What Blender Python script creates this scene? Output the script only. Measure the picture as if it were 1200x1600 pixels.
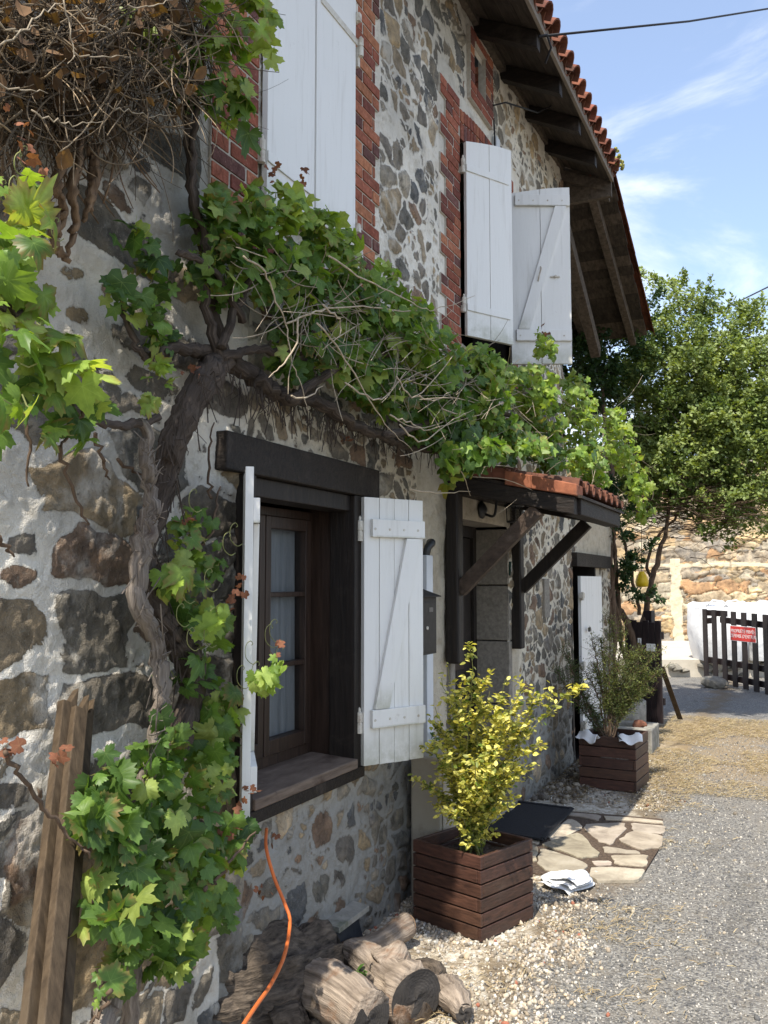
import bpy, math, random
import numpy as np
from mathutils import Vector
R=math.radians
random.seed(7); rng=np.random.default_rng(7)
scene=bpy.context.scene
for o in list(bpy.data.objects): bpy.data.objects.remove(o)

# ------------------------------------------------------------ camera
CAM=np.array([1.92,0.0,1.65]); HEAD=R(25.1); PITCH=R(4.54); FPX=1385.0
cd=bpy.data.cameras.new('camera'); cam=bpy.data.objects.new('camera',cd); scene.collection.objects.link(cam)
cam.location=CAM; cam.rotation_euler=(R(90)+PITCH,0,HEAD)
cd.sensor_fit='VERTICAL'; cd.sensor_height=36; cd.lens=FPX/1600*36
cd.clip_start=0.05; cd.clip_end=3000
scene.camera=cam
scene.render.resolution_x=768; scene.render.resolution_y=1024
# ------------------------------------------------------------ sky and sun
SUN_EL=R(60); SX=0.026
S=Vector((SX,-math.cos(SUN_EL),math.sin(SUN_EL))).normalized()
w=bpy.data.worlds.new("World"); scene.world=w; w.use_nodes=True
nt=w.node_tree; nt.nodes.clear()
def N(t,**k):
    n=nt.nodes.new(t)
    for a,b in k.items(): setattr(n,a,b)
    return n
sky=N('ShaderNodeTexSky',sky_type='NISHITA',sun_disc=False,sun_elevation=SUN_EL,sun_rotation=R(180),air_density=1.0,dust_density=1.0,ozone_density=1.6)
tc=N('ShaderNodeTexCoord'); mp=N('ShaderNodeMapping'); mp.inputs['Scale'].default_value=(1.2,1.2,3.4); mp.inputs['Rotation'].default_value=(0.3,0.2,0.6)
nz=N('ShaderNodeTexNoise'); nz.inputs['Scale'].default_value=2.6; nz.inputs['Detail'].default_value=9; nz.inputs['Roughness'].default_value=0.6; nz.inputs['Distortion'].default_value=0.7
sx=N('ShaderNodeSeparateXYZ')
low=N('ShaderNodeMapRange'); low.inputs[1].default_value=0.50; low.inputs[2].default_value=0.26; low.inputs[3].default_value=0.0; low.inputs[4].default_value=0.15
add=N('ShaderNodeMath',operation='ADD')
cr=N('ShaderNodeMapRange',interpolation_type='SMOOTHSTEP'); cr.inputs[1].default_value=0.54; cr.inputs[2].default_value=0.84; cr.inputs[3].default_value=0.10; cr.inputs[4].default_value=0.75
mx=N('ShaderNodeMix',data_type='RGBA'); mx.inputs[7].default_value=(5.3,5.35,5.5,1)
bg=N('ShaderNodeBackground'); bg.inputs['Strength'].default_value=0.15
out=N('ShaderNodeOutputWorld')
L=nt.links.new
L(tc.outputs['Generated'],mp.inputs[0]); L(mp.outputs[0],nz.inputs['Vector']); L(tc.outputs['Generated'],sx.inputs[0]); L(sx.outputs[2],low.inputs[0])
L(nz.outputs[0],add.inputs[0]); L(low.outputs[0],add.inputs[1]); L(add.outputs[0],cr.inputs[0]); L(cr.outputs[0],mx.inputs[0]); L(sky.outputs[0],mx.inputs[6]); L(mx.outputs[2],bg.inputs[0]); L(bg.outputs[0],out.inputs[0])
sl=bpy.data.lights.new('sun','SUN'); sl.energy=4.0; sl.angle=R(0.5); sl.color=(1,0.94,0.83)
so=bpy.data.objects.new('sun',sl); scene.collection.objects.link(so); so.rotation_euler=S.to_track_quat('Z','Y').to_euler(); so.location=(0,-20,30)
scene.view_settings.view_transform='Standard'; scene.view_settings.look='None'; scene.view_settings.gamma=1; scene.view_settings.exposure=0.95

# ------------------------------------------------------------ helpers
_fw=np.array([-math.sin(HEAD)*math.cos(PITCH),math.cos(HEAD)*math.cos(PITCH),math.sin(PITCH)])
_rt=np.array([math.cos(HEAD),math.sin(HEAD),0.0]); _up=np.cross(_rt,_fw)
def _ray(x,y): return _fw+_rt*((x-600)/FPX)-_up*((y-800)/FPX)
def atX(x,y,X=0.0): d=_ray(x,y); return CAM+d*((X-CAM[0])/d[0])      # measured point on a plane parallel to the house wall
def atY(x,y,Y): d=_ray(x,y); return CAM+d*((Y-CAM[1])/d[1])
def atZ(x,y,Z=0.0): d=_ray(x,y); return CAM+d*((Z-CAM[2])/d[2])
col=scene.collection
def unit(v): v=np.asarray(v,float); return v/(np.linalg.norm(v)+1e-12)
def V(*a): return np.array(a,float)

def tag(o,label=None,cat=None,group=None,kind=None):
    if label: o['label']=label
    if cat: o['category']=cat
    if group: o['group']=group
    if kind: o['kind']=kind
    return o
def empty(name,loc,label,cat,group=None):
    o=bpy.data.objects.new(name,None); o.location=loc; col.objects.link(o); o.empty_display_size=0.1
    return tag(o,label,cat,group)
def link(name,me,mat,parent=None,smooth=False,bevel=0):
    me.materials.append(mat)
    o=bpy.data.objects.new(name,me); col.objects.link(o)
    if parent:
        o.parent=parent
        o.matrix_parent_inverse=parent_inv(parent)
    if smooth: me.polygons.foreach_set('use_smooth',[True]*len(me.polygons))
    if bevel:
        m=o.modifiers.new('bevel','BEVEL'); m.width=bevel; m.segments=2; m.limit_method='ANGLE'; m.angle_limit=R(40)
    return o
def parent_inv(p):
    from mathutils import Matrix
    return Matrix.Translation(-p.location)      # children carry world coordinates; part meshes sit at the origin
def fastmesh(name,verts,tris):
    me=bpy.data.meshes.new(name); k=tris.shape[1]
    me.vertices.add(len(verts)); me.vertices.foreach_set('co',np.ascontiguousarray(verts,dtype=np.float32).ravel())
    me.loops.add(tris.size); me.loops.foreach_set('vertex_index',np.ascontiguousarray(tris,dtype=np.int32).ravel())
    me.polygons.add(len(tris)); me.polygons.foreach_set('loop_start',np.arange(0,tris.size,k,dtype=np.int32))
    me.update(calc_edges=True); return me
def pcol(me,name,arr):
    a=me.attributes.new(name,'FLOAT_COLOR','POINT'); b=np.ones((len(arr),4),np.float32); b[:,:3]=arr; a.data.foreach_set('color',b.ravel())
def pflt(me,name,arr):
    a=me.attributes.new(name,'FLOAT','POINT'); a.data.foreach_set('value',np.asarray(arr,np.float32))

class MB:
    def __init__(s): s.v=[]; s.f=[]; s.c=[]; s.g=[]; s.cc=(1,1,1)
    def add(s,vs,fs,g=None):
        b=len(s.v); s.v+= [tuple(x) for x in vs]; s.f+=[tuple(i+b for i in f) for f in fs]; s.c+=[s.cc]*len(vs); s.g+=(g if g is not None else [tuple(x) for x in vs]); return s
    def obox(s,o,a,b,c):
        o,a,b,c=[np.asarray(q,float) for q in (o,a,b,c)]
        if np.dot(np.cross(a,b),c)<0: a,b=b,a
        vs=[o,o+a,o+a+b,o+b,o+c,o+a+c,o+a+b+c,o+b+c]
        return s.add(vs,[(0,3,2,1),(4,5,6,7),(0,1,5,4),(1,2,6,5),(2,3,7,6),(3,0,4,7)])
    def box(s,x0,x1,y0,y1,z0,z1): return s.obox((x0,y0,z0),(x1-x0,0,0),(0,y1-y0,0),(0,0,z1-z0))
    def bar(s,p,q,wv,tv):
        "beam from p to q; wv,tv full width/thickness vectors, centred"
        p,q,wv,tv=[np.asarray(k,float) for k in (p,q,wv,tv)]
        return s.obox(p-wv/2-tv/2,q-p,wv,tv)
    def tube(s,pts,rad,n=6,caps=True,noise=0,seed=0):
        pts=np.asarray(pts,float); m=len(pts)
        rad=np.full(m,rad) if np.isscalar(rad) else np.interp(np.linspace(0,1,m),np.linspace(0,1,len(rad)),rad)
        T=np.gradient(pts,axis=0); T/=np.linalg.norm(T,axis=1,keepdims=True)+1e-12
        u=np.cross(T[0],[0.3,0.2,0.9]); 
        if np.linalg.norm(u)<.1: u=np.cross(T[0],[1,0,0])
        vs=[]; gg=[]; r=np.random.default_rng(seed); ph=r.uniform(0,6.28,6); al=np.concatenate([[0],np.cumsum(np.linalg.norm(np.diff(pts,axis=0),axis=1))]); rib=r.normal(0,.35,n)
        a=np.linspace(0,2*math.pi,n,endpoint=False)
        for i in range(m):
            u=u-T[i]*np.dot(u,T[i]); u=unit(u); v=np.cross(T[i],u)
            rr=rad[i]*np.ones(n)
            if noise: rr=rr*(1+noise*(np.sin(3*a+ph[0]+i*.05)*.45+np.sin(7*a+ph[1]-i*.04)*.3+.5*math.sin(i*.9+ph[3])*np.sin(a+ph[4])+.35*math.sin(i*.43+ph[5])+np.sin(13*a+ph[2]+i*.1)*.2+rib+r.normal(0,.28,n)))
            for k in range(n): vs.append(pts[i]+u*math.cos(a[k])*rr[k]+v*math.sin(a[k])*rr[k]); gg.append((math.cos(a[k])*rad[i]+seed*.37,math.sin(a[k])*rad[i],al[i]))
        fs=[]
        for i in range(m-1):
            for k in range(n):
                k2=(k+1)%n; fs.append((i*n+k,i*n+k2,(i+1)*n+k2,(i+1)*n+k))
        if caps:
            fs.append(tuple(range(n-1,-1,-1))); fs.append(tuple((m-1)*n+k for k in range(n)))
        return s.add(vs,fs,gg)
    def lathe(s,c,prof,n=16,axis=(0,0,1)):
        ax=unit(axis); u=unit(np.cross(ax,[0.31,0.9,0.1])); v=np.cross(ax,u); c=np.asarray(c,float)
        vs=[]; 
        for r,h in prof:
            for k in range(n):
                a=2*math.pi*k/n; vs.append(c+ax*h+(u*math.cos(a)+v*math.sin(a))*r)
        fs=[]
        for i in range(len(prof)-1):
            for k in range(n): fs.append((i*n+k,i*n+(k+1)%n,(i+1)*n+(k+1)%n,(i+1)*n+k))
        fs.append(tuple(range(n-1,-1,-1))); fs.append(tuple((len(prof)-1)*n+k for k in range(n)))
        return s.add(vs,fs)
    def poly(s,pts,ex):
        "extrude planar polygon by vector"
        pts=[np.asarray(p,float) for p in pts]; ex=np.asarray(ex,float); n=len(pts)
        vs=pts+[p+ex for p in pts]
        fs=[tuple(range(n-1,-1,-1)),tuple(range(n,2*n))]+[(i,(i+1)%n,n+(i+1)%n,n+i) for i in range(n)]
        return s.add(vs,fs)
    def build(s,name,mat,parent=None,smooth=False,bevel=0,label=None):
        me=bpy.data.meshes.new(name); me.from_pydata(s.v,[],s.f); me.update()
        import bmesh
        bm=bmesh.new(); bm.from_mesh(me); bmesh.ops.recalc_face_normals(bm,faces=bm.faces); bm.to_mesh(me); bm.free()
        pcol(me,'col',np.array(s.c)); pcol(me,'grain',np.array(s.g))
        o=link(name,me,mat,parent,smooth,bevel)
        if label: o['label']=label
        return o

# ---- numpy noise
def hsh(ix,iy,seed):
    h=np.sin(ix*127.1+iy*311.7+seed*74.7)*43758.5453; return h-np.floor(h)
def vn(x,y,seed=0):
    ix=np.floor(x);iy=np.floor(y);fx=x-ix;fy=y-iy;fx=fx*fx*(3-2*fx);fy=fy*fy*(3-2*fy)
    return (hsh(ix,iy,seed)*(1-fx)+hsh(ix+1,iy,seed)*fx)*(1-fy)+(hsh(ix,iy+1,seed)*(1-fx)+hsh(ix+1,iy+1,seed)*fx)*fy
def fbm(x,y,seed=0,o=4):
    s=0;a=.5;t=0
    for i in range(o): s=s+a*vn(x*2**i,y*2**i,seed+i);t+=a;a*=.5
    return s/t
def sstep(a,b,x):
    t=np.clip((x-a)/(b-a),0,1); return t*t*(3-2*t)

# ------------------------------------------------------------ materials
def new_mat(name):
    m=bpy.data.materials.new(name); m.use_nodes=True; t=m.node_tree
    return m,t,t.nodes['Principled BSDF']
def mnode(t,ty,**k):
    n=t.nodes.new(ty)
    for a,b in k.items(): setattr(n,a,b)
    return n
def noise_node(t,scale,detail=6,rough=.6,vec=None,dist=0):
    n=mnode(t,'ShaderNodeTexNoise'); n.inputs['Scale'].default_value=scale; n.inputs['Detail'].default_value=detail; n.inputs['Roughness'].default_value=rough; n.inputs['Distortion'].default_value=dist
    if vec: t.links.new(vec,n.inputs['Vector'])
    return n
def coords(t,scale=(1,1,1),rot=(0,0,0)):
    c=mnode(t,'ShaderNodeTexCoord'); m=mnode(t,'ShaderNodeMapping'); m.inputs['Scale'].default_value=scale; m.inputs['Rotation'].default_value=rot
    t.links.new(c.outputs['Object'],m.inputs[0]); return m.outputs[0]
def ramp(t,fac,stops):
    r=mnode(t,'ShaderNodeValToRGB'); e=r.color_ramp.elements
    while len(e)<len(stops): e.new(0.5)
    for i,(p,c) in enumerate(stops): e[i].position=p; e[i].color=(*c,1) if len(c)==3 else c
    t.links.new(fac,r.inputs[0]); return r.outputs[0]
def mixc(t,fac,a,b,mode='MIX'):
    m=mnode(t,'ShaderNodeMix',data_type='RGBA',blend_type=mode)
    for s,i in ((fac,0),(a,6),(b,7)):
        if isinstance(s,(int,float)): m.inputs[i].default_value=s
        elif isinstance(s,tuple): m.inputs[i].default_value=(*s,1)
        else: t.links.new(s,m.inputs[i])
    return m.outputs[2]
def mrange(t,v,a,b,c=0,d=1,sm=True):
    m=mnode(t,'ShaderNodeMapRange',interpolation_type='SMOOTHSTEP' if sm else 'LINEAR')
    m.inputs[1].default_value=a; m.inputs[2].default_value=b; m.inputs[3].default_value=c; m.inputs[4].default_value=d
    t.links.new(v,m.inputs[0]); return m.outputs[0]
def mth(t,op,a,b=0):
    m=mnode(t,'ShaderNodeMath',operation=op)
    for s,i in ((a,0),(b,1)):
        if isinstance(s,(int,float)): m.inputs[i].default_value=s
        else: t.links.new(s,m.inputs[i])
    return m.outputs[0]
def bump(t,p,h,dist=.01,strength=1):
    b=mnode(t,'ShaderNodeBump'); b.inputs['Distance'].default_value=dist; b.inputs['Strength'].default_value=strength
    t.links.new(h,b.inputs['Height']); t.links.new(b.outputs[0],p.inputs['Normal']); return b
def attr(t,name):
    a=mnode(t,'ShaderNodeAttribute'); a.attribute_name=name; return a

def generic(name,c1,c2,scale=(8,8,8),rough=.8,bumpd=.004,nscale=1.0,dark=None,metal=0,spec=.3,usecol=False,rot=(0,0,0),grain=False):
    "two-tone noisy procedural surface; long scales give grain"
    m,t,p=new_mat(name)
    if grain:
        mp_=mnode(t,'ShaderNodeMapping'); mp_.inputs['Scale'].default_value=scale; t.links.new(attr(t,'grain').outputs[1],mp_.inputs[0]); v=mp_.outputs[0]
    else: v=coords(t,scale,rot)
    n=noise_node(t,nscale,8,.62,v,.2)
    c=ramp(t,n.outputs[0],[(.3,c1),(.7,c2)])
    if dark:
        v2=coords(t,(3,3,3)); n2=noise_node(t,1.6,6,.7,v2,.4); c=mixc(t,mrange(t,n2.outputs[0],.52,.72),c,dark)
    if usecol: c=mixc(t,1.0,c,attr(t,'col').outputs[0],'MULTIPLY')
    t.links.new(c,p.inputs['Base Color']); p.inputs['Roughness'].default_value=rough; p.inputs['Metallic'].default_value=metal
    p.inputs['Specular IOR Level'].default_value=spec
    if bumpd: bump(t,p,n.outputs[0],bumpd)
    return m
# stonework: per-stone colour and edge distance come with the mesh
def stone_mat(name,fine=60,speck=(.55,.5,.42),sp=.06):
    m,t,p=new_mat(name)
    sc=attr(t,'scol').outputs[0]; mc=attr(t,'mcol').outputs[0]; ed=attr(t,'edge').outputs[2]
    v=coords(t); n1=noise_node(t,fine,6,.65,v); n2=noise_node(t,fine*.22,7,.65,v,.5); n3=noise_node(t,fine*4,3,.6,v); n4=noise_node(t,2.3,6,.62,v,.4)
    e=mth(t,'ADD',ed,mth(t,'MULTIPLY',mth(t,'SUBTRACT',n1.outputs[0],.5),.016))
    e=mth(t,'ADD',e,mth(t,'MULTIPLY',mth(t,'SUBTRACT',n2.outputs[0],.5),sp))
    mask=mrange(t,e,-.0012,.0012)
    sv=mixc(t,1.0,sc,ramp(t,n2.outputs[0],[(.25,(.32,.31,.30)),(.5,(.9,.88,.86)),(.78,(1.75,1.6,1.4))]),'MULTIPLY')
    sv=mixc(t,mrange(t,n3.outputs[0],.60,.72,0,.45),sv,speck)
    sv=mixc(t,mrange(t,n1.outputs[0],.58,.7,0,.5),sv,(.05,.047,.04))
    # smears of lime left on the stones
    sv=mixc(t,mrange(t,n4.outputs[0],.56,.66,0,.6),sv,mc)
    mv=mixc(t,1.0,mc,ramp(t,n2.outputs[0],[(.25,(.74,.71,.66)),(.5,(1,1,1)),(.85,(1.1,1.1,1.1))]),'MULTIPLY')
    mv=mixc(t,mrange(t,n1.outputs[0],.64,.74,0,.35),mv,(.22,.19,.15))
    mv=mixc(t,mrange(t,n4.outputs[0],.42,.30,0,.5),mv,(.25,.21,.16)); n6=noise_node(t,11,7,.7,v,.6); mv=mixc(t,mrange(t,n6.outputs[0],.57,.70,0,.45),mv,(.30,.255,.19)); mv=mixc(t,mth(t,'MULTIPLY',mrange(t,e,-.008,-.001),.35),mv,(.2,.165,.12))
    n7=noise_node(t,19,6,.7,v,.8); sv=mixc(t,mrange(t,n7.outputs[0],.58,.70,0,.5),sv,(.30,.28,.22)); sv=mixc(t,mrange(t,n7.outputs[0],.42,.32,0,.6),sv,(.06,.055,.045)); c=mixc(t,mask,mv,sv)
    c=mixc(t,attr(t,'dirt_shade').outputs[2],c,(.05,.042,.03))
    t.links.new(c,p.inputs['Base Color']); p.inputs['Roughness'].default_value=.92; p.inputs['Specular IOR Level'].default_value=.2
    h=mth(t,'ADD',mth(t,'MULTIPLY',n2.outputs[0],1.6),mth(t,'ADD',mth(t,'MULTIPLY',n1.outputs[0],.8),mth(t,'MULTIPLY',n3.outputs[0],.25)))
    h=mth(t,'ADD',h,mth(t,'MULTIPLY',mask,.35))
    bump(t,p,h,.013); return m
M={}
M['wall']=stone_mat('house_stone'); M['backwall']=stone_mat('field_stone',26,(.6,.5,.36),.03)
def brick_mat():
    m,t,p=new_mat('red_brick'); v=coords(t); n=noise_node(t,45,6,.65,v); n2=noise_node(t,9,5,.6,v)
    c=mixc(t,1.0,attr(t,'col').outputs[0],ramp(t,n.outputs[0],[(.3,(.6,.55,.5)),(.7,(1.3,1.3,1.3))]),'MULTIPLY')
    c=mixc(t,mrange(t,n2.outputs[0],.6,.75,0,.4),c,(.09,.06,.045))
    c=mixc(t,mrange(t,n.outputs[0],.62,.72,0,.5),c,(.40,.33,.26)); c=mixc(t,mrange(t,n2.outputs[0],.40,.30,0,.4),c,(.33,.22,.15))
    t.links.new(c,p.inputs['Base Color']); p.inputs['Roughness'].default_value=.9; p.inputs['Specular IOR Level'].default_value=.2; bump(t,p,n.outputs[0],.004); return m
M['brick']=brick_mat()
M['brickmortar']=generic('brick_mortar',(.33,.29,.24),(.5,.45,.38),(30,30,30),.95,.004)
M['darkwood']=generic('dark_timber',(.007,.005,.004),(.022,.015,.011),(60,60,5),.6,.004,dark=(.035,.026,.02),spec=.35)
M['beamwood']=generic('weathered_beam',(.007,.005,.004),(.026,.018,.013),(12,60,60),.65,.006,dark=(.05,.038,.03),spec=.3)
M['bracewood']=generic('brown_brace_timber',(.028,.018,.012),(.085,.058,.042),(20,50,30),.6,.006,dark=(.13,.1,.08))
M['framewood']=generic('window_oak',(.018,.010,.007),(.052,.030,.020),(60,60,4),.45,.003,dark=(.03,.016,.01),spec=.4)
M['sillwood']=generic('worn_sill_wood',(.08,.055,.04),(.2,.15,.115),(20,5,60),.7,.004,dark=(.05,.03,.022))
M['soffit']=generic('old_soffit_boards',(.022,.017,.013),(.085,.065,.05),(30,4,30),.85,.006,dark=(.03,.024,.018),usecol=True)
M['rafter']=generic('old_rafter_wood',(.04,.03,.022),(.13,.1,.075),(25,25,25),.85,.006)
M['fascia']=generic('grey_eave_board',(.13,.105,.085),(.26,.22,.18),(20,3,20),.85,.004)
M['tile']=generic('clay_roof_tile',(.115,.045,.028),(.25,.10,.058),(13,13,13),.9,.006,dark=(.075,.06,.045),usecol=True)
def paint_mat(name,base,dirt_shade,amt):
    m,t,p=new_mat(name); v=coords(t,(25,25,2.2)); n=noise_node(t,1,7,.65,v); v2=coords(t); n2=noise_node(t,130,3,.6,v2); n3=noise_node(t,5,8,.75,v2)
    c=mixc(t,mrange(t,n.outputs[0],.5,.8,0,amt),base,dirt_shade)
    c=mixc(t,mrange(t,n3.outputs[0],.64,.74,0,amt*1.1),c,dirt_shade)
    c=mixc(t,mrange(t,n2.outputs[0],.70,.76,0,amt*1.5),c,(.2,.16,.12))
    gt=mnode(t,'ShaderNodeTexCoord'); sep=mnode(t,'ShaderNodeSeparateXYZ'); t.links.new(gt.outputs['Generated'],sep.inputs[0])
    foot=mth(t,'MULTIPLY',mrange(t,sep.outputs[2],.16,.0),mrange(t,n3.outputs[0],.35,.62)); c=mixc(t,mth(t,'MULTIPLY',foot,.6),c,(.30,.30,.20))
    n5=noise_node(t,22,6,.75,coords(t,(1,1,.35))); c=mixc(t,mrange(t,n5.outputs[0],.68,.74,0,.55),c,(.30,.21,.13))
    t.links.new(c,p.inputs['Base Color']); p.inputs['Roughness'].default_value=.5; p.inputs['Specular IOR Level'].default_value=.4
    bump(t,p,mth(t,'ADD',n.outputs[0],mth(t,'MULTIPLY',n3.outputs[0],.6)),.002); return m
M['white']=paint_mat('white_shutter_paint',(.75,.735,.695),(.40,.365,.30),.40)
M['whitegrey']=generic('grey_white_metal',(.55,.57,.6),(.66,.68,.7),(5,5,5),.45,.0005)
M['hinge']=generic('cream_hinge_paint',(.5,.46,.38),(.66,.62,.54),(60,60,60),.5,.001,dark=(.22,.11,.05))
M['black']=generic('black_metal',(.012,.012,.013),(.03,.03,.03),(40,40,40),.45,.001,spec=.5)
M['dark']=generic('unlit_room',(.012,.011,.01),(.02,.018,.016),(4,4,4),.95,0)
M['mailbox']=generic('brown_grey_enamel',(.030,.027,.024),(.045,.04,.035),(30,30,30),.6,.0006,spec=.2)
M['utility']=generic('beige_box_plastic',(.34,.30,.235),(.40,.355,.28),(4,4,4),.55,.001,dark=(.27,.235,.18))
M['plaster']=generic('lime_render',(.36,.31,.24),(.5,.44,.35),(6,6,6),.95,.006,dark=(.3,.25,.19))
M['granite']=generic('dressed_granite',(.17,.15,.125),(.30,.27,.225),(40,40,40),.9,.004,dark=(.14,.12,.1))
M['rubber']=generic('black_rubber_mat',(.012,.012,.014),(.03,.03,.033),(90,90,90),.65,.003)
def deck_mat():
    m,t,p=new_mat('stained_planter_wood'); v=coords(t,(6,60,60)); v2=coords(t,(60,6,60)); n=noise_node(t,1,6,.6,coords(t,(14,14,70)),.3); n2=noise_node(t,3,6,.7,coords(t))
    c=ramp(t,n.outputs[0],[(.3,(.030,.013,.008)),(.7,(.082,.037,.022))]); c=mixc(t,mrange(t,n2.outputs[0],.55,.75,0,.6),c,(.095,.06,.043))
    c=mixc(t,1.0,c,attr(t,'col').outputs[0],'MULTIPLY')
    t.links.new(c,p.inputs['Base Color']); p.inputs['Roughness'].default_value=.55; bump(t,p,n.outputs[0],.003); return m
M['deck']=deck_mat()
M['rawwood']=generic('weathered_plank',(.035,.023,.013),(.105,.072,.042),(45,45,3),.8,.004,dark=(.09,.065,.04))
M['soil']=generic('potting_soil',(.05,.035,.025),(.17,.12,.085),(60,60,60),.98,.03)
M['bark']=generic('vine_bark',(.028,.02,.015),(.13,.098,.075),(110,110,9),.95,.016,dark=(.03,.022,.017),grain=True)
M['deadbark']=generic('silver_dead_bark',(.085,.065,.05),(.34,.285,.23),(120,120,7),.9,.014,dark=(.09,.06,.045),grain=True)
M['logbark']=generic('rough_log_bark',(.02,.016,.013),(.20,.155,.115),(55,55,16),.97,.035,dark=(.035,.026,.02),grain=True)
M['logpale']=generic('bare_log_wood',(.10,.075,.055),(.42,.34,.265),(48,48,4),.85,.020,dark=(.20,.105,.055),grain=True)
def endgrain(name,a,b):
    m,t,p=new_mat(name); wv=mnode(t,'ShaderNodeTexWave',wave_type='BANDS',bands_direction='X'); wv.inputs['Scale'].default_value=3.2; wv.inputs['Distortion'].default_value=3.5; wv.inputs['Detail'].default_value=4
    v=coords(t); t.links.new(attr(t,'col').outputs[1],wv.inputs[0]); n=noise_node(t,60,6,.7,v)
    n8=noise_node(t,7,6,.7,v,.5); c=mixc(t,mrange(t,n8.outputs[0],.35,.65,.35,1),ramp(t,wv.outputs[0],[(.2,a),(.9,b)]),mixc(t,n.outputs[0],a,b)); t.links.new(c,p.inputs['Base Color']); p.inputs['Roughness'].default_value=.9; bump(t,p,n8.outputs[0],.02); return m
M['enddark']=endgrain('shadowed_end_grain',(.022,.019,.017),(.05,.043,.037)); M['endpale']=endgrain('pale_end_grain',(.2,.12,.07),(.4,.28,.18))  # near-black ends carry painted shadow on the cut faces
M['twig']=generic('dry_cane',(.26,.20,.13),(.52,.43,.31),(30,30,30),.8,.001,usecol=True)
M['brownstem']=generic('brown_stem',(.05,.032,.02),(.15,.10,.065),(40,40,10),.9,.003)
M['greenstem']=generic('green_shoot',(.14,.17,.05),(.28,.26,.10),(40,40,10),.7,.001)
M['orange']=generic('orange_cable_sheath',(.50,.11,.025),(.62,.16,.04),(20,20,20),.5,.0005)
M['concrete']=generic('old_concrete',(.17,.16,.135),(.33,.31,.27),(14,14,14),.95,.008,dark=(.10,.11,.07))
M['concretepale']=generic('pale_concrete',(.42,.38,.31),(.55,.5,.42),(3,3,3),.95,.004,dark=(.36,.32,.26))
M['bag']=generic('woven_white_bag',(.62,.62,.62),(.74,.74,.74),(6,6,6),.7,.012,dark=(.5,.52,.54))
M['cloth']=generic('white_cloth',(.6,.6,.6),(.72,.72,.71),(10,10,10),.8,.004)
M['gate']=generic('black_brown_gate_paint',(.010,.007,.008),(.028,.019,.02),(30,30,5),.5,.002)
M['red']=generic('red_sign_plate',(.55,.025,.02),(.62,.035,.03),(3,3,3),.4,0)
M['signwhite']=generic('white_sign_print',(.72,.72,.7),(.78,.78,.76),(3,3,3),.5,0)
M['green']=generic('dark_green_plate',(.01,.03,.022),(.015,.045,.03),(3,3,3),.4,0)
M['yellow']=generic('yellow_plastic',(.55,.36,.01),(.7,.48,.02),(20,20,20),.4,.001)
M['brass']=generic('lamp_glass_grey',(.05,.05,.05),(.1,.1,.1),(20,20,20),.3,0)
M['slate']=generic('dark_slate_vent',(.014,.015,.018),(.035,.037,.042),(30,30,30),.55,.002)
M['cable']=generic('black_cable',(.01,.01,.012),(.02,.02,.025),(5,5,5),.6,0)
M['moss']=generic('yellow_moss',(.12,.13,.03),(.35,.33,.10),(30,30,30),.95,.02)
M['curtain']=generic('net_curtain',(.26,.27,.285),(.42,.43,.445),(40,40,3),.9,.006,dark=(.35,.36,.38))
M['rockgrey']=generic('loose_rock',(.13,.12,.10),(.27,.25,.21),(12,12,12),.95,.01)
m,t,p=new_mat('window_glass'); p.inputs['Base Color'].default_value=(.02,.022,.024,1); p.inputs['Roughness'].default_value=.04; p.inputs['Specular IOR Level'].default_value=.6
tr=mnode(t,'ShaderNodeBsdfTransparent'); tr.inputs[0].default_value=(.92,.94,.94,1); gl=mnode(t,'ShaderNodeBsdfGlossy'); gl.inputs['Roughness'].default_value=.03; gl.inputs[0].default_value=(.85,.87,.9,1)
fr=mnode(t,'ShaderNodeFresnel'); fr.inputs[0].default_value=1.5; ms=mnode(t,'ShaderNodeMixShader'); o_=[n for n in t.nodes if n.type=='OUTPUT_MATERIAL'][0]
t.links.new(mth(t,'ADD',fr.outputs[0],.10),ms.inputs[0]); t.links.new(tr.outputs[0],ms.inputs[1]); t.links.new(gl.outputs[0],ms.inputs[2]); t.links.new(ms.outputs[0],o_.inputs[0]); M['glass']=m
def leaf_mat(name,trans=.42,rough=.45,vein=(.30,.38,.12)):
    m,t,p=new_mat(name); a=attr(t,'col').outputs[0]; v=coords(t); n=noise_node(t,40,4,.6,v)
    c=mixc(t,1.0,a,ramp(t,n.outputs[0],[(.3,(.75,.78,.7)),(.7,(1.2,1.15,1.1))]),'MULTIPLY')
    c=mixc(t,mrange(t,attr(t,'vein').outputs[2],.8,1.0,0,.55),c,mixc(t,1.0,mixc(t,.5,c,vein),(1.3,1.3,1.3),'MULTIPLY'))
    t.links.new(c,p.inputs['Base Color']); p.inputs['Roughness'].default_value=rough; p.inputs['Specular IOR Level'].default_value=.35
    tl=mnode(t,'ShaderNodeBsdfTranslucent'); t.links.new(mixc(t,1.0,c,(1.7,1.6,.5),'MULTIPLY'),tl.inputs[0])
    ms=mnode(t,'ShaderNodeMixShader'); ms.inputs[0].default_value=trans; o=[n for n in t.nodes if n.type=='OUTPUT_MATERIAL'][0]
    t.links.new(p.outputs[0],ms.inputs[1]); t.links.new(tl.outputs[0],ms.inputs[2]); t.links.new(ms.outputs[0],o.inputs[0]); return m
M['leaf']=leaf_mat('vine_leaf'); M['smallleaf']=leaf_mat('small_leaf',.3,.5); M['dryleaf']=leaf_mat('dry_leaf',.2,.9,(.3,.2,.1))
M['pebble']=generic('crushed_stone',(.8,.8,.8),(1,1,1),(60,60,60),.9,.002,usecol=True)
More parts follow.
